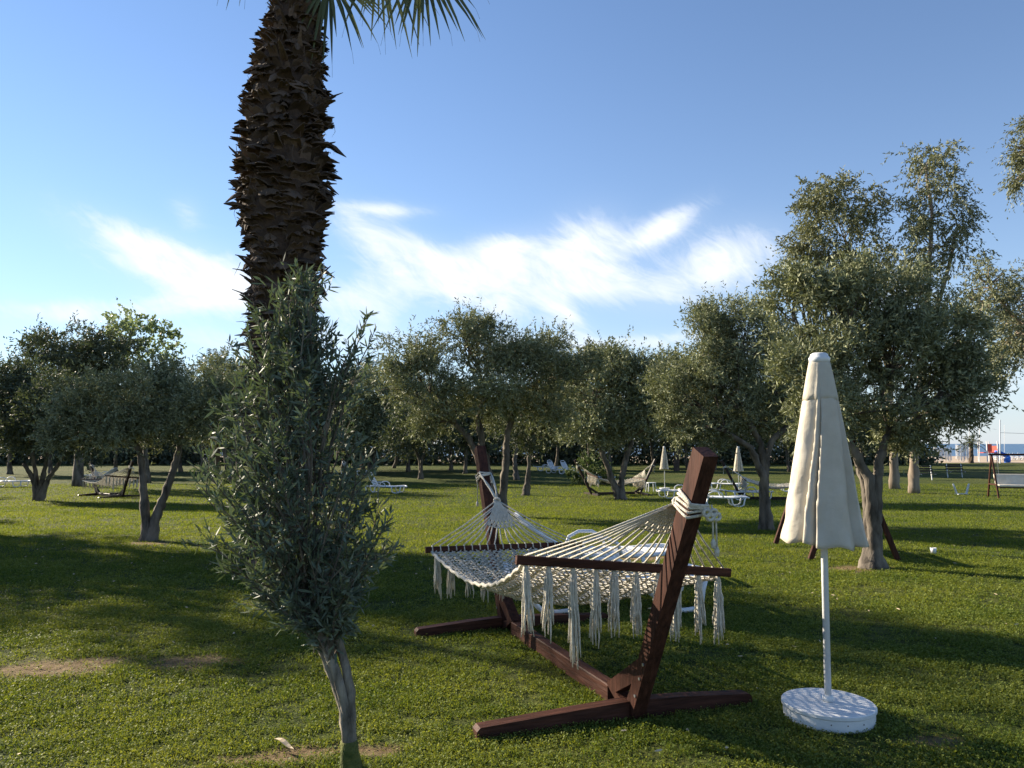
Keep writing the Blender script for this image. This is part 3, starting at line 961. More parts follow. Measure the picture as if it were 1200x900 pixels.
# ------------------------------------------------------------------ fan palm
def fan_palm():
    b = gp(333, 664)
    Y = b.y
    k = Y / 901
    root = empty('fan_palm', b, 'tall fan palm whose thick trunk is shaggy with old leaf bases', 'palm')
    P = lambda px, py, dy=0: at(px, py, Y + dy) - b
    prof = [(-110, 338, 16), (-40, 345, 20), (0, 348, 22), (60, 341, 32), (130, 334, 42), (200, 332, 46), (250, 332, 46), (300, 333, 37), (380, 331, 31), (450, 332, 31), (560, 333, 31), (664, 333, 38)]
    mb = MB()
    pts = [P(x, y) for y, x, w in reversed(prof)]
    mb.tube(pts, [w * k for y, x, w in reversed(prof)], 20, .05)
    mb.build('trunk', M_pcore, root, smooth=True)
    # old leaf bases, in a spiral
    bv, bf = [], []
    zz = [p.z for p in pts]
    rr = [w * k for y, x, w in reversed(prof)]
    cx = [p.x for p in pts]
    z = 0.05
    i = 0
    top = pts[-1].z
    while z < top:
        rad = float(np.interp(z, zz, rr))
        x0 = float(np.interp(z, zz, cx))
        ang = i * 2.39996 + random.uniform(-.3, .3)
        i += 1
        z += .0042 * random.uniform(.4, 1.6)
        spike = random.random() < .14
        if spike:
            ln, half, tilt = random.uniform(.20, .42), random.uniform(.10, .17), R(random.uniform(45, 96))
        else:
            ln, half, tilt = random.uniform(.13, .28), random.uniform(.13, .34), R(random.choice([random.uniform(20, 60), random.uniform(35, 80), random.uniform(70, 130)]))
        ln *= .78 * float(np.interp(z / top, [0, .38, .50, .58, .72, .86, 1], [1.15, 1.25, 1.1, 1.45, 1.2, .85, .7]))
        curl = random.uniform(-.2, .75)
        skew = random.uniform(-.25, .25)
        nc = 5 if spike else 9
        n0 = len(bv)
        jag = [random.uniform(.62, 1.05) for _ in range(nc)]
        if not spike and random.random() < .6:
            jag[nc // 2] *= random.uniform(.45, .8)          # torn notch
        secs = (0, .3, .65, 1.0)
        for side in (0, 1):
            for s in secs:
                for c_ in range(nc):
                    f = c_ / (nc - 1) * 2 - 1
                    taper = 1 - (.70 if spike else .24) * s
                    aa = ang + f * half * taper + skew * s * .3
                    o = Vector((math.cos(aa), math.sin(aa), 0))
                    th = tilt + curl * s
                    l_ = ln * s * (jag[c_] if s > .5 else 1) * (1 - .28 * f * f)
                    p = Vector((x0, 0, z)) + o * (rad * .93 + l_ * math.sin(th)) + Vector((0, 0, l_ * math.cos(th) - .05 * f * f * (1 - s)))
                    if side:
                        p -= (o * math.cos(th) - Vector((0, 0, 1)) * math.sin(th)) * (.030 * (1 - .7 * s)) * (1 - .5 * f * f)
                    bv.append(tuple(p))
        ns = len(secs)
        idx = lambda sd, s_, c_: n0 + sd * ns * nc + s_ * nc + c_
        for s_ in range(ns - 1):
            for c_ in range(nc - 1):
                bf.append((idx(0, s_, c_), idx(0, s_, c_ + 1), idx(0, s_ + 1, c_ + 1), idx(0, s_ + 1, c_)))
                bf.append((idx(1, s_, c_ + 1), idx(1, s_, c_), idx(1, s_ + 1, c_), idx(1, s_ + 1, c_ + 1)))
            for c_ in (0, nc - 1):
                bf.append((idx(0, s_, c_), idx(0, s_ + 1, c_), idx(1, s_ + 1, c_), idx(1, s_, c_)))
        for c_ in range(nc - 1):
            bf.append((idx(0, ns - 1, c_), idx(0, ns - 1, c_ + 1), idx(1, ns - 1, c_ + 1), idx(1, ns - 1, c_)))
    mesh_obj('leaf_bases', bv, bf, M_pbark, root)
    fm = MB()
    for _ in range(260):
        z = random.uniform(.3, top)
        an = random.uniform(0, 6.28)
        rad = float(np.interp(z, zz, rr)) + random.uniform(.02, .16)
        c = Vector((float(np.interp(z, zz, cx)) + rad * math.cos(an), rad * math.sin(an), z))
        e = c + Vector((math.cos(an) * random.uniform(-.02, .12), math.sin(an) * random.uniform(-.02, .12), random.uniform(-.32, .12)))
        fm.tube(curve_pts(c, e, 3, .2), [.005, .004, .003, .001], 3, caps=False)
    tag(fm.build('fibres', M_pbark, root), kind='stuff')
    # fronds
    crown = pts[-1]

    def frond(hub, face_dir, axis, radius, droop, seg=34, spread=R(250)):
        """fan leaf: petiole from the crown to hub, blade segments about axis lying across face_dir"""
        m = MB()
        mid = crown.lerp(hub, .5) + Vector((0, 0, .18))
        m.tube([crown, mid, hub], [.03, .024, .016], 6)
        ax = axis.normalized()
        fd = (face_dir - ax * face_dir.dot(ax)).normalized()
        sd = ax.cross(fd).normalized()
        for s in range(seg):
            a = (s / (seg - 1) - .5) * spread
            a += random.uniform(-.05, .05)
            d = (ax * math.cos(a) + sd * math.sin(a) + fd * random.uniform(-.16, .16)).normalized()
            dr_ = droop * random.uniform(.5, 2.0)
            Ls = radius * (1 - .28 * abs(a) / (spread / 2)) * random.uniform(.78, 1.1)
            wd = radius * .050
            sv = d.cross(fd).normalized()
            rows = []
            for tt, wf in ((0, .25), (.3, .8), (.55, 1.0), (.8, .55), (1.0, .06)):
                p = hub + d * Ls * tt + Vector((0, 0, -1)) * dr_ * (max(0, tt - .35) ** 1.6) * Ls
                rows.append((p - sv * wd * wf / 2, p + fd * wd * .16 * wf, p + sv * wd * wf / 2))
            vs = [x for r_ in rows for x in r_]
            fs = []
            for r_ in range(len(rows) - 1):
                for q_ in range(2):
                    fs.append((r_ * 3 + q_, r_ * 3 + q_ + 1, r_ * 3 + 3 + q_ + 1, r_ * 3 + 3 + q_))
            m.add(vs, fs)
            if s % 3 == 0:      # a drooping thread
                p = rows[-1][0]
                m.tube([p, p + d * .06 + Vector((0, 0, -.12))], .002, 3, caps=False)
        m.build('frond', M_palm, root)
    V3 = Vector
    frond(P(386, -24, -.1), V3((.1, -1, .3)), V3((.30, -.2, -1)), 1.02, .5, 40)
    frond(P(494, -40, -.25), V3((-.3, -1, .6)), V3((.55, -.25, -.8)), 1.12, .5, 40)
    frond(P(444, -52, .5), V3((-.3, -1, .7)), V3((.5, .2, -.8)), 1.05, .6, 40)
    frond(P(296, -84, -.1), V3((0.2, -1, .3)), V3((-.3, 0, -1)), .98, .3)
    for a in range(16):
        an = a * 2.4
        el = R(random.uniform(10, 75))
        d = V3((math.cos(an) * math.cos(el), math.sin(an) * math.cos(el), math.sin(el)))
        hub = crown + d * random.uniform(1.0, 1.3) + V3((0, 0, .25))
        frond(hub, V3((-d.x, -d.y, 1.2)), d, 1.1, .5, 22)


fan_palm()


def feather_palm(px, py, cx_, cy_, label, n=26, L=1.7, dead=False):
    b = gp(px, py)
    Y = b.y
    root = empty('feather_palm', b, label, 'palm', 'feather palms beyond the olives')
    c = at(cx_, cy_, Y) - b
    mb = MB()
    mb.tube(curve_pts((0, 0, -.1), c, 10, .02), [.26 - .006 * i for i in range(11)], 10, .16)
    mb.build('trunk', M_pbark, root)
    out = []
    for i in range(n):
        an = i * 2.4
        el = R(75 - 85 * i / n)
        d = np.array([math.cos(an) * math.cos(el), math.sin(an) * math.cos(el), math.sin(el)])
        s = np.linspace(.05, 1, 36)
        pts = np.array(c) + d * (s * L)[:, None]
        pts[:, 2] -= (s ** 2.2) * L * .55 * math.cos(el)
        side = unit(np.cross(d, [0, 0, 1.0])[None])[0]
        for sg in (-1, 1):
            D = unit(d * .6 + side * sg + np.array([0, 0, -.25]) + rng.normal(0, .12, (36, 3)))
            out.append(leaf_verts(pts, D, .42 * L / 1.7 * (np.sin(s * 2.6) * .8 + .25), np.full(36, .045)))
    array_obj('frond_crown', np.concatenate(out), 4, M_palm, root)


feather_palm(254, 560, 252, 436, 'feather palm showing its fronds between the left olives and the young olive', L=2.0)
feather_palm(425, 551, 432, 440, 'feather palm arching over the olive beside the far white lounger', L=2.1)
feather_palm(793, 552, 793, 487, 'stout palm trunk standing behind the leaning hammock post', L=1.6)
feather_palm(1138, 543, 1138, 520, 'short young palm in front of the beach playground', n=20, L=1.5)


# low shrub
def shrub(px, py, cl, label, mat_=M_shrub):
    b = gp(px, py)
    k = b.y / 901
    root = empty('shrub', b, label, 'shrub')
    c2 = []
    for x, y, rx, ry in cl:
        p = at(x, y, b.y) - b
        c2.append(((p.x, random.uniform(-.3, .3), p.z), (rx * k, rx * k * .7, ry * k)))
    L = .0045 * b.y
    lv, subs = foliage(c2, L, L * .4, 2.6, .3, up=.8)
    array_obj('foliage', lv, 4, mat_, root)
    m = MB()
    for c, sc in subs:
        for s in sc[:4]:
            m.tube(curve_pts((c[0] * .4, 0, -.02), s, 3, .05), [.014, .011, .008, .004], 4, caps=False)
    m.build('stems', M_bark, root)


shrub(692, 568, [(680, 558, 16, 12), (695, 552, 20, 14), (708, 560, 18, 12), (690, 545, 14, 10), (722, 563, 14, 9), (672, 563, 10, 8)],
      'low yellow-green shrub behind the dark leaning V-trunk olive')


# ------------------------------------------------------------------ hammock and its stand
NB, FB = gp(744, 843), gp(592, 738)
AX = (NB - FB)
AX.z = 0
HALF = AX.length / 2
HC = (NB + FB) / 2
HROT = math.atan2(AX.y, AX.x)          # local +X runs to the near post
# local coords: X along the stand (+ = near end), Y across, Z up
LEAN, PH = 0.78, 1.56


def stand():
    root = empty('hammock_stand', (0, 0, 0), 'reddish-brown wooden hammock stand with two outward leaning posts and crossed feet', 'hammock stand')
    for s in (1, -1):
        # post with its splayed knee: a flat plate outline in the X-Z plane
        dirv = Vector((LEAN, 0, PH)).normalized()
        nrm = Vector((dirv.z, 0, -dirv.x))           # outwards
        hw = .053
        d0 = Vector((HALF, 0, 0))
        tip_o = d0 + Vector((.03, 0, .0))
        out_top = d0 + Vector((LEAN, 0, PH)) + nrm * hw
        in_top = d0 + Vector((LEAN, 0, PH)) - nrm * hw
        knee = d0 + dirv * .40 - nrm * hw
        corner = d0 + Vector((-.29, 0, .125))
        hA, hB, hC, ft = (HALF + .045, .215), (HALF - .165, .105), (HALF - .035, .075), (HALF - .06, .002)
        w = .088
        mbp = MB()
        mbp.prism([(s * x, z) for x, z in [(tip_o.x, 0), (out_top.x, out_top.z), (in_top.x, in_top.z), (knee.x, knee.z), hA, hC, ft]],
                  (1, 0, 0), (0, 0, 1), (0, w, 0), (0, 0, 0))
        mbp.build('post', M_wood, root)
        mbg = MB()
        t_ = w - .006
        mbg.prism([(s * x, z) for x, z in [(knee.x, knee.z), (corner.x, corner.z), hB, hA]], (1, 0, 0), (0, 0, 1), (0, t_, 0), (0, 0, 0))
        mbg.prism([(s * x, z) for x, z in [(corner.x, corner.z), ft, hC, hB]], (1, 0, 0), (0, 0, 1), (0, t_, 0), (0, 0, 0))
        mbg.build('knee_brace', M_wood, root)
        mbf = MB()
        fl = .90
        for q in (1, -1):
            fl = .80 if q * s > 0 else .97
            prof = [(q * .046, .0), (q * fl, .0), (q * fl, .045), (q * (fl - .02), .065), (q * .35, .095), (q * .046, .108)]
            mbf.prism(prof, (0, 1, 0), (0, 0, 1), (.085, 0, 0), (s * (HALF - .02), 0, 0))
        mbf.build('foot', M_wood_across, root)
    m = MB()
    m.bar((-(HALF - .27), 0, .06), (HALF - .27, 0, .06), .084, .115)
    m.build('beam', M_wood_along, root)
    for s in (1, -1):
        for zz_ in (.16, .27, .36):
            m = MB()
            c = Vector((s * (HALF + zz_ * .5 + .012), -.045, zz_))
            m.tube([c, c + Vector((0, -.006, 0))], .009, 8)
            m.build('bolt', M_metal, root)
    return root


BAR_W = 1.44
NEAR_BAR = Vector((HALF - .06, 0, .865))
FAR_BAR = Vector((-HALF + .03, 0, .70))
NTILT = -0.055       # bar tilts: local +Y is one side


def hammock():
    root = empty('hammock', (0, 0, 0), 'cream knotted rope hammock with fringe tassels strung on the wooden stand', 'hammock')
    ends = []
    for s, bc, tie_h, tilt in ((1, NEAR_BAR, 1.285, -.105), (-1, FAR_BAR, 1.30, -.01)):
        sp = Vector((s * (HALF + LEAN * tie_h / PH), 0, tie_h))
        yv = Vector((0, math.cos(tilt), math.sin(tilt))) if s == 1 else Vector((0, math.cos(tilt), math.sin(tilt)))
        m = MB()
        m.bar(bc - yv * BAR_W / 2, bc + yv * BAR_W / 2, .032, .052, up=(0, 0, 1))
        m.build('spreader_bar', M_wood_across, root)
        # clew: small woven triangle under the ring
        inn = Vector((-s, 0, -.0))
        ring = sp - Vector((s * (.13 if s == 1 else .42), 0, .0 if s == 1 else .22))
        to_bar = (bc - ring)
        m = MB()
        nw = 12
        cl_len = .26 if s == 1 else .24
        tb = to_bar.normalized()
        grid = []
        for i in range(9):
            t = i / 8
            wv = .03 + .23 * t
            for j in range(nw + 1):
                f = j / nw - .5
                grid.append(ring + tb * cl_len * t + yv * wv * f + Vector((0, 0, -.03 * (1 - 4 * f * f) * t + .004 * ((i + j) % 2))))
        n0 = nw + 1
        fs = [(i * n0 + j, i * n0 + j + 1, (i + 1) * n0 + j + 1, (i + 1) * n0 + j) for i in range(8) for j in range(nw) if not (i > 5 and (i + j) % 2 == 0)]
        m.add(grid, fs)
        for j in range(0, n0):
            m.tube([grid[i * n0 + j] + Vector((0, 0, .003)) for i in range(9)], .0055, 5)
        for i in range(0, 9):
            m.tube([grid[i * n0 + j] + Vector((0, 0, .004 * (-1) ** j)) for j in range(n0)], .005, 5)
        m.build('clew_weave', M_rope, root, smooth=True)
        # ropes from clew edge to bar
        m = MB()
        nr = 20
        for j in range(nr):
            f = (j + .5) / nr - .5
            ro = int(round(min(8, max(0, 8 * (1 - (abs(f) - .2) / .29)))))
            a = grid[8 * n0 + int(round((.5 + f * 2.4) * nw))] if abs(f) < .2 else grid[ro * n0 + (0 if f < 0 else nw)]
            e = bc + yv * BAR_W * .97 * f + Vector((s * .012, 0, .03))
            mid = a.lerp(e, .5) + Vector((0, 0, -.012 - .01 * random.random()))
            m.tube([a, mid, e], .0058, 6)
            m.tube([e, e + Vector((-s * .022, 0, -.005)), e + Vector((-s * .036, 0, -.04))], .0058, 5)
        m.build('fan_ropes', M_rope, root, smooth=True)
        # tie to post: wraps around the post and hanging tails
        m = MB()
        dirv = Vector((s * LEAN, 0, PH)).normalized()
        nrm = Vector((dirv.z * s, 0, -abs(dirv.x)))
        for k in range(5 if s == 1 else 3):
            c = sp + dirv * (.018 * k - .03)
            pts = []
            for q in range(17):
                a = 2 * math.pi * q / 16
                pts.append(c + nrm * max(-.063, min(.063, math.cos(a) * .09)) + Vector((0, 1, 0)) * max(-.053, min(.053, math.sin(a) * .075)) + dirv * (.012 * math.sin(a + k)))
            m.tube(pts, .008, 6)
        for q in (-1, 1):
            for h in range(2):
                m.tube(curve_pts(ring, sp + Vector((-s * .06, q * .055, .02 * h)), 5, .05), .0068, 6)
        m.tube([ring + Vector((0, .025 * math.cos(a), .025 * math.sin(a))) + Vector((.012 * math.sin(2 * a), 0, 0)) for a in np.linspace(0, 6.28, 13)], .011, 6)
        for k in range(4):
            c = sp + nrm * .085 + Vector((0, .04 + .02 * k, -.02 * (k % 2)))
            m.tube([c + Vector((0, .02 * math.cos(a), .018 * math.sin(a))) for a in np.linspace(0, 6.28, 9)], .009, 6)
        for q, ln in (((.065, .17), (.085, .21)) if s == 1 else ((-.065, .25), (.07, .3))):
            a = sp + Vector((s * .05, q, 0))
            pts = [a, a + Vector((.01, .02, -ln * .4)), a + Vector((.02, .015, -ln))]
            m.tube(pts, .005, 5)
            m.tube([pts[-1], pts[-1] - Vector((0, 0, .02)), pts[-1] - Vector((0, 0, .05))], [.006, .014, .011], 6)
        m.build('tie_rope', M_rope, root, smooth=True)
        # a loose cord down from the clew at the near end
        if s == 1:
            m = MB()
            a = ring + tb * .2 + yv * .06
            m.tube(curve_pts(a, a + Vector((.02, .02, -.62)), 6, .02), [.008, .007, .007, .006, .008, .009, .004], 5)
            m.build('loose_cord', M_rope, root, smooth=True)
        ends.append((bc, yv))
    # bed: knotted diamond net
    (b0, y0), (b1, y1) = ends
    NU, NV = 42, 25

    def S(u, v):
        c = b0.lerp(b1, u)
        yv = y0.lerp(y1, u)
        w = BAR_W * .93 * (1 - .10 * math.sin(math.pi * u))
        f = v - .5
        sag = .20 * math.sin(math.pi * u) ** .9 + .13 * math.sin(math.pi * u) * (1 - 4 * f * f)
        return c + yv * w * f + Vector((0, 0, -sag - .012))
    m = MB()
    for par in (0, 1):
        for j in range(NV):
            pts = []
            for i in range(NU + 1):
                jj_ = j + (.46 if (i + par) % 2 else -.46) * .98
                v = min(1, max(0, (jj_ + .5) / NV))
                p = S(i / NU, v)
                p.z += .008 * (1 if (i + j + par) % 2 else -1) + random.uniform(-.004, .004)
                pts.append(p)
            m.tube(pts, .0056, 5, caps=False)
    for e in (0, 1):
        m.tube([S(i / 40, e) + Vector((0, 0, .008 * math.sin(i * 2.2))) for i in range(41)], .013, 6)
    for i in range(1, NU, 1):
        for j in range(NV):
            if random.random() < .75:
                p = S(i / NU, min(1, (j + .5 + (.46 if i % 2 else -.46)) / NV))
                m.tube([p + Vector((-.012, 0, .004)), p + Vector((0, 0, .006)), p + Vector((.012, 0, .002))], [.006, .0108, .006], 5)
    m.build('net', M_rope, root, smooth=True)
    # tassels below each bar
    for s, (bc, yv) in ((1, ends[0]), (-1, ends[1])):
        for j in range(10):
            f = (j + .35 + random.uniform(-.1, .1)) / 9.7 - .5
            top = bc + yv * BAR_W * .96 * f + Vector((-s * .02, 0, -.025))
            ln = random.uniform(.36, .44)
            if j == 2 and s == 1:
                ln = .56
            m = MB()
            lean_ = random.uniform(-.02, .02)
            m.tube([top, top - Vector((0, 0, .03)), top - Vector((0, 0, .06))], [.012, .019, .017], 7)
            for q in range(19):
                a = q * 2.4
                rr_ = .006 + .0035 * math.sqrt(q) * 1.6
                off = Vector((math.cos(a) * rr_, math.sin(a) * rr_, 0))
                l2 = ln * random.uniform(.62, 1.08)
                pts = []
                for i in range(7):
                    t = i / 6
                    pts.append(top + off * (.55 + .75 * t) + Vector((random.uniform(-1, 1) * .004, lean_ * t + random.uniform(-1, 1) * .005, -.04 - (l2 - .04) * t)))
                m.tube(pts, [.0058, .0060, .0060, .0058, .0056, .0052, .003], 5, .2)
            m.build('tassel', M_rope, root, smooth=True)
    return root


st = stand()
hm = hammock()
for o in (st, hm):
    o.location = (HC.x, HC.y, HC.z)
    o.rotation_euler = (0, 0, HROT)
st['label'] = 'reddish-brown wooden hammock stand nearest the camera, two leaning posts on crossed feet'
hm['label'] = 'cream rope hammock with long fringe tassels, the large one in front'
for o in (st, hm):
    o['group'] = 'hammock stands on the lawn' if o is st else 'rope hammocks on the lawn'
# far hammocks: (pixel on the ground below the middle, heading in degrees, where)
for px, py, deg, where in [(128, 582, -38, 'under the dark olives at the far left'), (722, 580, 195, 'beside the dark V-trunk olive in mid lawn'), (905, 586, 172, 'right of the curved olive trunk, near the closed parasol')]:
    p = gp(px, py)
    a = copy_tree(st)
    a.location = p
    a.rotation_euler = (0, 0, R(deg))
    a['label'] = 'dark wooden hammock stand ' + where
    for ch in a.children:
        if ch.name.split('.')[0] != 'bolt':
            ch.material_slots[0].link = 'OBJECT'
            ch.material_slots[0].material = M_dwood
    h_ = copy_tree(hm)
    h_.location = p
    h_.rotation_euler = (0, 0, R(deg))
    h_['label'] = 'pale rope hammock ' + where


# ------------------------------------------------------------------ closed parasol
def parasol():
    root = empty('parasol', (0, 0, 0), 'closed cream parasol nearest the camera on a round white base', 'parasol', 'closed parasols')
    H = 2.15
    m = MB()
    m.lathe([(.245, 0.0), (.252, .008), (.252, .062), (.249, .068)], (0, 0, 0), 40)
    m.lathe([(.256, .0685), (.261, .074), (.261, .090), (.255, .096), (.05, .0985)], (0, 0, 0), 40)
    m.build('base', M_wpaint, root, smooth=False)
    m = MB()
    for a in (-1.9, -1.55, -1.15):
        c = Vector((math.cos(a) * .251, math.sin(a) * .251, .045))
        m.tube([c, c * 1.012], .004, 6)
    m.build('vent_holes', M_dark, root)
    m = MB()
    m.tube([(0, 0, .09), (0, 0, H - .04)], .0195, 14)
    m.build('pole', M_wpaint, root, smooth=True)
    m = MB()
    m.lathe([(.024, .10), (.03, .101), (.03, .13), (.022, .135)], (0, 0, 0), 14)
    m.build('pole_collar', M_wpaint, root, smooth=True)
    # canopy: deep soft pleats, wider towards the hem
    rows, n = 44, 120
    zb, zt = 1.015, H - .045
    vs = []
    # soft folds wrapped round the pole: each cloth panel swells outwards and tucks under the next
    steps = [-3.0, -2.05, -1.25, .06, .34, 1.55, 2.35]
    rise = [.16, .14, .22, .26, .24, .19, .16]
    drift = [.2, -.2, .1, .22, .32, -.15, .2]
    face = math.atan2(-.92, -.38)

    def fold_r(off, t):
        off = (off + math.pi) % (2 * math.pi) - math.pi
        st_ = [steps[q_] + drift[q_] * (t - .6) for q_ in range(7)]
        k_ = max([q_ for q_ in range(7) if st_[q_] <= off], default=6)
        a0 = st_[k_]
        a1 = st_[(k_ + 1) % 7]
        f = ((off - a0) % (2 * math.pi)) / ((a1 - a0) % (2 * math.pi))
        up_ = min(1, f / .5)
        f = up_ * up_ * (3 - 2 * up_) * .75 + f * .25
        return 1.04 - rise[k_] * (1 - f) * (.25 + .95 * min(1, t * 1.3))
    n = 200
    for i in range(rows):
        t = i / (rows - 1)
        z = zt + (zb - zt) * t
        base = .050 + .178 * t ** .9 + .010 * max(0, t - .9) * 10
        if t < .22:
            base -= .004
        for k in range(n):
            a = 2 * math.pi * k / n
            off = face - a + .05 * math.sin(t * 6)
            r = base * fold_r(off, t) * (1 + .012 * math.sin(a * 5 + t * 9) * t + .007 * math.sin(a * 17 + t * 37) * t + .010 * math.sin(a * 9 - t * 23 + math.sin(t * 11)) * t)
            zz_ = z + (.010 * math.sin(a * 2 + 1) + .010 * math.sin(a * 7)) * max(0, t - .5) * 2
            zz_ -= .02 * max(0, math.cos(a)) * max(0, t - .6) * 2
            vs.append((r * math.cos(a), r * math.sin(a) * .95, zz_))
    fs = [(i * n + k, i * n + (k + 1) % n, (i + 1) * n + (k + 1) % n, (i + 1) * n + k) for i in range(rows - 1) for k in range(n)]
    can = mesh_obj('canopy', vs, fs, M_canvas, root, smooth=True)
    sol = can.modifiers.new('thick', 'SOLIDIFY')
    sol.thickness = .0025
    # upper flap seam ring
    m = MB()
    m.lathe([(.050, H - .062), (.060, H - .056), (.062, H - .034), (.056, H - .026), (.052, H - .022), (.050, H - .010), (.036, H - .002), (.012, H)], (0, 0, 0), 24)
    m.build('finial', M_wpaint, root, smooth=True)
    # scalloped top tier that overlaps the canopy
    vs = []
    for i in range(8):
        t = i / 7
        for k in range(64):
            a = 2 * math.pi * k / 64
            w = (a * 8 / (2 * math.pi)) % 1
            r = (.050 + .178 * (t * .22) ** .9) * fold_r(face - a, t * .22) + .004
            vs.append((r * math.cos(a), r * math.sin(a) * .9, H - .045 - .245 * t + .004 * math.cos(w * 6.283) * t))
    fs = [(i * 64 + k, i * 64 + (k + 1) % 64, (i + 1) * 64 + (k + 1) % 64, (i + 1) * 64 + k) for i in range(7) for k in range(64)]
    tp = mesh_obj('top_flap', vs, fs, M_canvas, root, smooth=True)
    sol = tp.modifiers.new('thick', 'SOLIDIFY')
    sol.thickness = .002
    return root


pa = parasol()
pa.location = gp(971, 842)
pa.rotation_euler = (0, R(0.3), 0)
for px, py, rz, lab in [(779, 574, 1.0, 'closed cream parasol far off beside the white stool'), (866, 578, 2.2, 'closed grey-white parasol left of the curved olive trunk')]:
    c = copy_tree(pa)
    c.location = gp(px, py)
    c.rotation_euler = (0, 0, rz)
    c['label'] = lab


# ------------------------------------------------------------------ loungers
def lounger(back_deg):
    """white resin lounger: +X is the foot end"""
    root = empty('sun_lounger', (0, 0, 0), '', 'sun lounger', 'white sun loungers')
    W = .33
    m = MB()
    for s in (1, -1):
        m.tube([(-.28, s * W, .33), (.1, s * W, .315), (.5, s * W, .31), (.85, s * W, .335), (.96, s * W * .92, .335), (1.05, s * W * .7, .32), (1.09, s * W * .35, .30), (1.10, 0, .295)], [.026, .026, .026, .027, .028, .028, .026, .026], 8)
    m.build('frame', M_white, root, smooth=True)
    m = MB()
    for i in range(15):
        x = -.24 + i * .085
        zz_ = .318 + .012 * math.cos((x - .3) * 4)
        m.bar((x, -W + .01, zz_), (x, W - .01, zz_), .062, .016, bevel=.004)
    m.build('seat', M_white, root)
    a = R(back_deg)
    d = Vector((-math.cos(a), 0, math.sin(a)))
    nrm = Vector((math.sin(a), 0, math.cos(a)))
    h = Vector((-.30, 0, .325))
    m = MB()
    pts = [h + Vector((0, W - .02, 0)), h + d * .35 + Vector((0, W - .01, 0)) - nrm * .02, h + d * .66 + Vector((0, W - .03, 0)), h + d * .78 + Vector((0, W * .6, 0)) + nrm * .02, h + d * .80 + nrm * .03]
    m.tube(pts + [Vector((p.x, -p.y, p.z)) for p in reversed(pts[:-1])], .024, 8)
    for i in range(8):
        p = h + d * (.06 + i * .085) - nrm * .01
        m.bar(p - Vector((0, W - .03, 0)), p + Vector((0, W - .03, 0)), .058, .014, up=nrm, bevel=.004)
    m.build('backrest', M_white, root)
    for s in (1, -1):
        for x0, x1 in ((.50, .90), (-.72, -.30)):
            m = MB()
            cxx, hw = (x0 + x1) / 2, (x1 - x0) / 2
            pts = [(x0 - .03, s * W, .33), (x0, s * W, .22), (x0 + .02, s * (W + .01), .1), (x0 + .08, s * (W + .012), .04), (cxx, s * (W + .012), .026), (x1 - .08, s * (W + .012), .04), (x1 - .02, s * (W + .01), .1), (x1, s * W, .22), (x1 + .03, s * W, .33)]
            m.tube(pts, .026, 8)
            m.build('leg', M_white, root, smooth=True)
        m = MB()
        m.tube([(-.74, s * W, .325), (-.5, s * W, .335), (-.28, s * W, .33)], .024, 8)
        # raised arm loop
        m.tube([(-.30, s * (W + .03), .33), (-.24, s * (W + .05), .46), (-.12, s * (W + .055), .52), (.05, s * (W + .05), .52), (.17, s * (W + .045), .46), (.22, s * (W + .03), .33)], .022, 8)
        m.build('armrest', M_white, root, smooth=True)
    return root


up_l = lounger(58)
mid_l = lounger(32)
flat_l = lounger(4)
used = set()


def place(proto, px, py, deg, label, z=0.0, group=None, p=None):
    o = proto if id(proto) not in used else copy_tree(proto)
    used.add(id(proto))
    p = p if p is not None else gp(px, py)
    o.location = (p.x, p.y, p.z + z)
    o.rotation_euler = (0, 0, R(deg))
    o['label'] = label
    if group:
        o['group'] = group
    return o


place(flat_l, 0, 0, 4, 'flat white plastic lounger right behind the near hammock, its curved legs below the net', p=Vector((.90, 7.72, -.002)))
place(mid_l, 0, 0, 8, 'white plastic lounger farther behind the near hammock, seen through its ropes', p=Vector((1.0, 9.35, -.01)))
place(up_l, 449, 578, -8, 'white lounger with raised back on open grass right of the young olive')
place(flat_l, 8, 571, 2, 'white lounger cut by the left edge of the picture')
place(up_l, 652, 555, -40, 'left one of two upright white loungers in mid lawn')
place(up_l, 668, 556, -40, 'right one of two upright white loungers in mid lawn')
place(up_l, 800, 584, 190, 'white lounger with high back between the stool and the leaning near post')
place(mid_l, 838, 594, -6, 'white lounger half hidden behind the near leaning hammock post')
place(flat_l, 850, 575, -4, 'flat white lounger left of the second far parasol')
place(mid_l, 940, 577, 170, 'white lounger behind the curved olive trunk and the parasol')
place(flat_l, 700, 566, 10, 'white lounger behind the shrub and the dark V-trunk olive')
place(flat_l, 640, 552, 5, 'flat white lounger by the single dark trunk')
place(mid_l, 118, 563, 175, 'white lounger behind the far left hammock')
place(up_l, 413, 557, -10, 'white lounger half screened by the young olive crown')
place(flat_l, 875, 586, 15, 'low white lounger under the second far parasol')
# stacked loungers and beach row near the playground
for px, n, w in [(1131, 12, 'tall stack in front of the small beach palm'), (1105, 10, 'stack nearest the right eucalyptus trunk')]:
    p = gp(px, 541)
    names = ['bottom', 'second', 'third', 'fourth', 'fifth', 'sixth', 'seventh', 'eighth', 'ninth', 'tenth', 'eleventh']
    for j in range(n):
        pos = 'topmost' if j == n - 1 else names[j]
        place(flat_l, 0, 0, 4, f'{pos} white lounger of the {w}', z=.155 * j, group='stacked loungers by the playground', p=p)
pb_ = gp(1150, 537)
for j, x in enumerate((1168, 1174, 1181, 1187, 1193, 1199)):
    c = at(x, 530, 112)
    place(up_l, 0, 0, -70 + j, ['first', 'second', 'third', 'fourth', 'fifth', 'last'][j] + ' white lounger from the left in the beach row by the sea',
          p=Vector((c.x, 112, -.74)), group='loungers in a row on the beach')


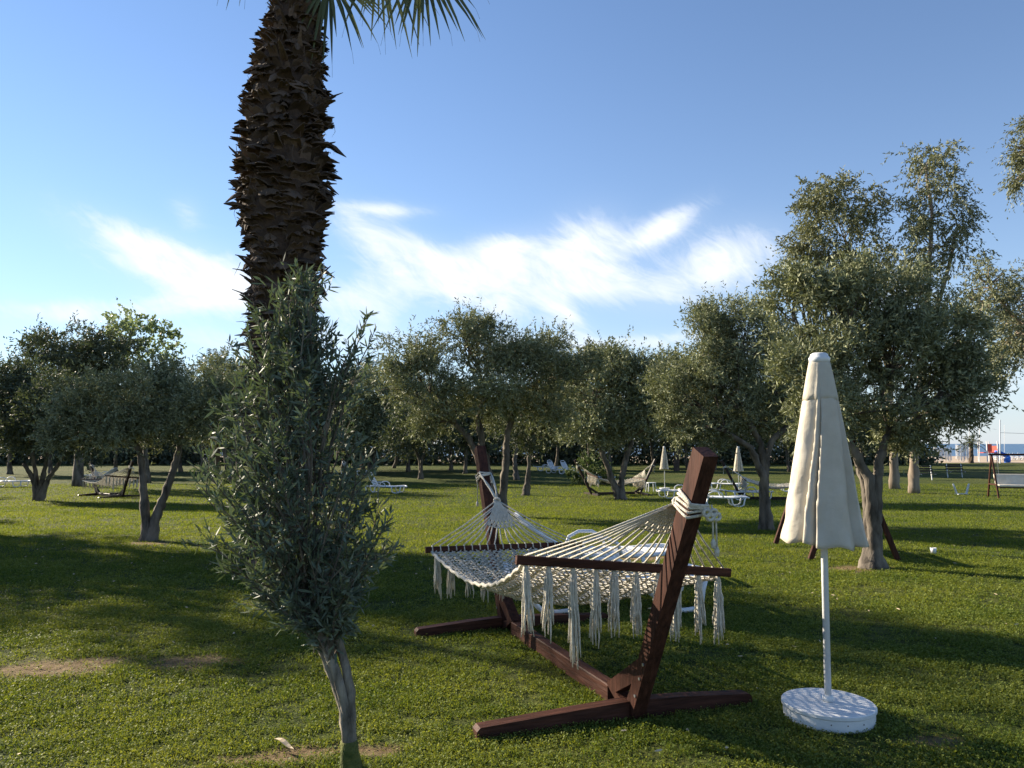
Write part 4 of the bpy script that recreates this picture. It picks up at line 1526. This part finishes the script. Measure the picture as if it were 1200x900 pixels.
# ------------------------------------------------------------------ stool, benches, swings, goal, playground
def stool(px, py):
    root = empty('stool', gp(px, py), 'white plastic stool on the grass left of the far loungers', 'stool', rz=.2)
    m = MB()
    m.bar((-.2, 0, .44), (.2, 0, .44), .36, .035, bevel=.012)
    m.build('seat', M_white, root)
    for sx in (-1, 1):
        for sy in (-1, 1):
            m = MB()
            m.tube([(sx * .16, sy * .13, .425), (sx * .2, sy * .17, 0)], [.03, .022], 6)
            m.build('leg', M_white, root)


stool(763, 577)


def bench(px, py, deg, label):
    root = empty('park_bench', gp(px, py), label, 'bench', 'slatted benches', R(deg))
    m = MB()
    for i in range(3):
        m.bar((-.6, -.05 + i * .13, .42), (.6, -.05 + i * .13, .42), .11, .035)
    m.build('seat', M_dwood, root)
    m = MB()
    for i in range(3):
        m.bar((-.6, .30 + i * .04, .58 + i * .14), (.6, .30 + i * .04, .58 + i * .14), .03, .10)
    m.build('backrest', M_dwood, root)
    for s in (-1, 1):
        m = MB()
        m.bar((s * .5, -.1, 0), (s * .5, -.1, .4), .05, .05)
        m.bar((s * .5, .25, 0), (s * .5, .38, .92), .05, .05, up=(1, 0, 0))
        m.bar((s * .5, -.12, .385), (s * .5, .27, .385), .05, .04)
        m.build('leg', M_wpaint, root)


bench(1087, 563, 8, 'dark slatted park bench beside the right pale eucalyptus trunk')
bench(1122, 560, 2, 'dark slatted park bench alone in front of the stacked loungers')


def goal():
    root = empty('ground_stand', gp(1127, 580), 'small white frame with two splayed legs standing on the grass', 'frame')
    m = MB()
    m.bar((-.165, 0, .03), (.165, 0, .03), .1, .05)
    m.build('crossbar', M_wpaint, root)
    for s in (-1, 1):
        m = MB()
        m.bar((s * .2, 0, .0), (s * .36, .02, .48), .07, .06, up=(0, 1, 0))
        m.bar((s * .2, -.16, .018), (s * .2, .16, .018), .06, .035)
        m.build('leg', M_wpaint, root)


goal()


def swing(loc, deg, label, cushion, W=1.7, H=1.75, sp=.62):
    root = empty('garden_swing', loc, label, 'swing', 'wooden garden swings', R(deg))
    for s in (-1, 1):
        m = MB()
        m.bar((s * W / 2, -sp, 0), (s * W / 2, -.02, H), .07, .06, up=(1, 0, 0))
        m.bar((s * W / 2, sp, 0), (s * W / 2, .02, H), .07, .06, up=(1, 0, 0))
        m.bar((s * W / 2, -sp * .68, .55), (s * W / 2, sp * .68, .55), .05, .06)
        m.build('side_frame', M_wood, root)
    m = MB()
    m.bar((-W / 2 - .1, 0, H + .045), (W / 2 + .1, 0, H + .045), .08, .08)
    m.build('top_beam', M_wood, root)
    m = MB()
    for s in (-1, 1):
        for y in (-.2, .25):
            m.tube([(s * W * .4, y, .45), (s * W * .4, 0, H)], .008, 5)
    m.build('chains', M_metal, root)
    m = MB()
    for i in range(4):
        m.bar((-W * .42, -.22 + i * .13, .42), (W * .42, -.22 + i * .13, .42), .1, .03)
    for i in range(3):
        m.bar((-W * .42, .27 + i * .05, .55 + i * .14), (W * .42, .27 + i * .05, .55 + i * .14), .03, .1)
    m.build('seat', M_wood, root)
    if cushion:
        m = MB()
        m.bar((-W * .42, -.03, .50), (W * .42, -.03, .50), .5, .1, bevel=.03)
        m.bar((-W * .42, .26, .74), (W * .42, .26, .74), .09, .50, up=(0, .45, 1), bevel=.03)
        m.build('cushion', M_cush, root)


pL = gp(1168, 584)
swing(pL + Vector((1.05, .1, 0)), -14, 'wooden garden swing with cream cushions at the right edge', True, W=2.0)
pr = gp(1058, 658)
swing(pr + Vector((-.62, .9, 0)), 86, 'bare wooden swing frame behind the split olive trunk', False, W=1.8, H=1.62, sp=.6)


def playground():
    p = gp(1160, 541)
    root = empty('playground_slide', p, 'play tower with red panels and a curved blue slide by the beach', 'playground', rz=.2)
    m = MB()
    for x in (-1.0, .6):
        for y in (-.7, .7):
            m.tube([(x, y, 0), (x, y, 2.6)], .07, 8)
    m.build('posts', M_wpaint, root)
    m = MB()
    m.bar((-1.05, 0, 1.15), (.65, 0, 1.15), 1.5, .1)
    m.build('deck', M_red, root)
    m = MB()
    m.bar((-1.0, -.72, 1.75), (-.3, -.72, 1.75), .06, 1.0)
    m.bar((.68, -.7, 1.6), (.68, .7, 1.6), .06, .8)
    m.build('panels', M_red, root)
    m = MB()
    pts = [(.6, -.2, 1.25), (1.1, -.4, 1.15), (1.6, -.7, .85), (1.7, -1.2, .5), (1.3, -1.6, .25), (.7, -1.7, .12)]
    m.tube(pts, .38, 10, flat=.6)
    m.build('slide', M_blue, root, smooth=True)


playground()


def post(px, py, top, label, r=.045):
    b = gp(px, py)
    o = MB(b)
    t = at(px, top, b.y)
    o.tube([b, t], r, 8)
    x = o.build('metal_post', M_wpaint)
    x.location = b
    tag(x, label, 'post', 'white posts by the beach')


post(1172, 543, 492, 'tall white post beside the blue slide holding a wire', .06)
post(1136, 542, 500, 'slim white post behind the short young palm')
post(1148, 542, 500, 'slim white post left of the blue slide')
post(1177, 537, 498, 'thin dark-stained pole right of the tall white post', .03)
a, b = at(1172, 507, gp(1172, 543).y), at(1330, 511, 100)
m = MB()
m.tube([a, a.lerp(b, .5) - Vector((0, 0, .1)), b], .025, 5)
tag(m.build('wire', M_metal), 'thin wire running right from the tall white post', 'wire')


# small things on the grass
def small():
    p = gp(1094, 651)
    m = MB(p)
    m.lathe([(.035, 0.02), (.045, .10), (.041, .10), (.032, .03)], p, 14)
    o = m.build('paper_cup', M_white, smooth=True)
    o.location = p
    tag(o, 'small white paper cup left on the sunny lawn at the right', 'cup')
    p = gp(328, 884)
    m = MB(p)
    vs = []
    for i in range(7):
        t = i / 6
        w = .014 * math.sin(math.pi * (t * .92 + .04)) + .001
        c = p + Vector((-.05 + .13 * t, .06 - .10 * t, .05 + .012 * math.sin(t * 5)))
        s = Vector((.6, .75, .1)) * w
        vs += [c - s, c - Vector((0, 0, .004)), c + s]
    m.add(vs, [(i * 3 + q_, i * 3 + q_ + 1, i * 3 + q_ + 4, i * 3 + q_ + 3) for i in range(6) for q_ in range(2)])
    o = m.build('dry_leaf', M_dry)
    o.location = p
    tag(o, 'curled dry leaf lying on the grass by the young olive trunk', 'leaf')


small()


def litter():
    n = 420
    y = np.sqrt(rng.random(n) * (16 ** 2 - 3 ** 2) + 9)
    x = (rng.random(n) * 2 - 1) * (y * .7 + .5)
    P = np.stack([x, y, gz(x, y) + .018 + .02 * rng.random(n)], 1)
    D = unit(rng.normal(0, 1, (n, 3)) * np.array([1, 1, .25]))
    o = array_obj('fallen_leaves', leaf_verts(P, D, rng.uniform(.02, .055, n), rng.uniform(.008, .018, n), 6), 6, M_dry)
    tag(o, 'small dry leaves scattered over the lawn', 'leaves', kind='stuff')


litter()


def building(x, y, w, d, h, label, nwin, roof=True):
    root = empty('building', (x, y, -.68), label, 'building')
    m = MB()
    m.box((0, 0, h / 2), (w, d, h))
    m.build('wall', M_stucco, root)
    m = MB()
    if roof:
        m.prism([(-d / 2 - .4, h), (0, h + 1.1), (d / 2 + .4, h)], (0, 1, 0), (0, 0, 1), (w + .8, 0, 0), (0, 0, .003))
    else:
        m.box((0, 0, h + .08), (w + .3, d + .3, .15))
    m.build('roof', M_tile if roof else M_stucco, root)
    for i in range(nwin):
        xx = -w / 2 + w * (i + .5) / nwin
        m = MB()
        m.box((xx, -d / 2 - .02, h * .55), (w / nwin * .45, .05, h * .42))
        wf = m.build('window_frame', M_wpaint, root)
        m = MB()
        m.box((xx, -d / 2 - .05, h * .55), (w / nwin * .38, .03, h * .36))
        m.build('pane', M_dark, wf)


building(-43, 93, 12, 6, 3.4, 'low white building with tiled roof glimpsed beyond the left olives', 5)
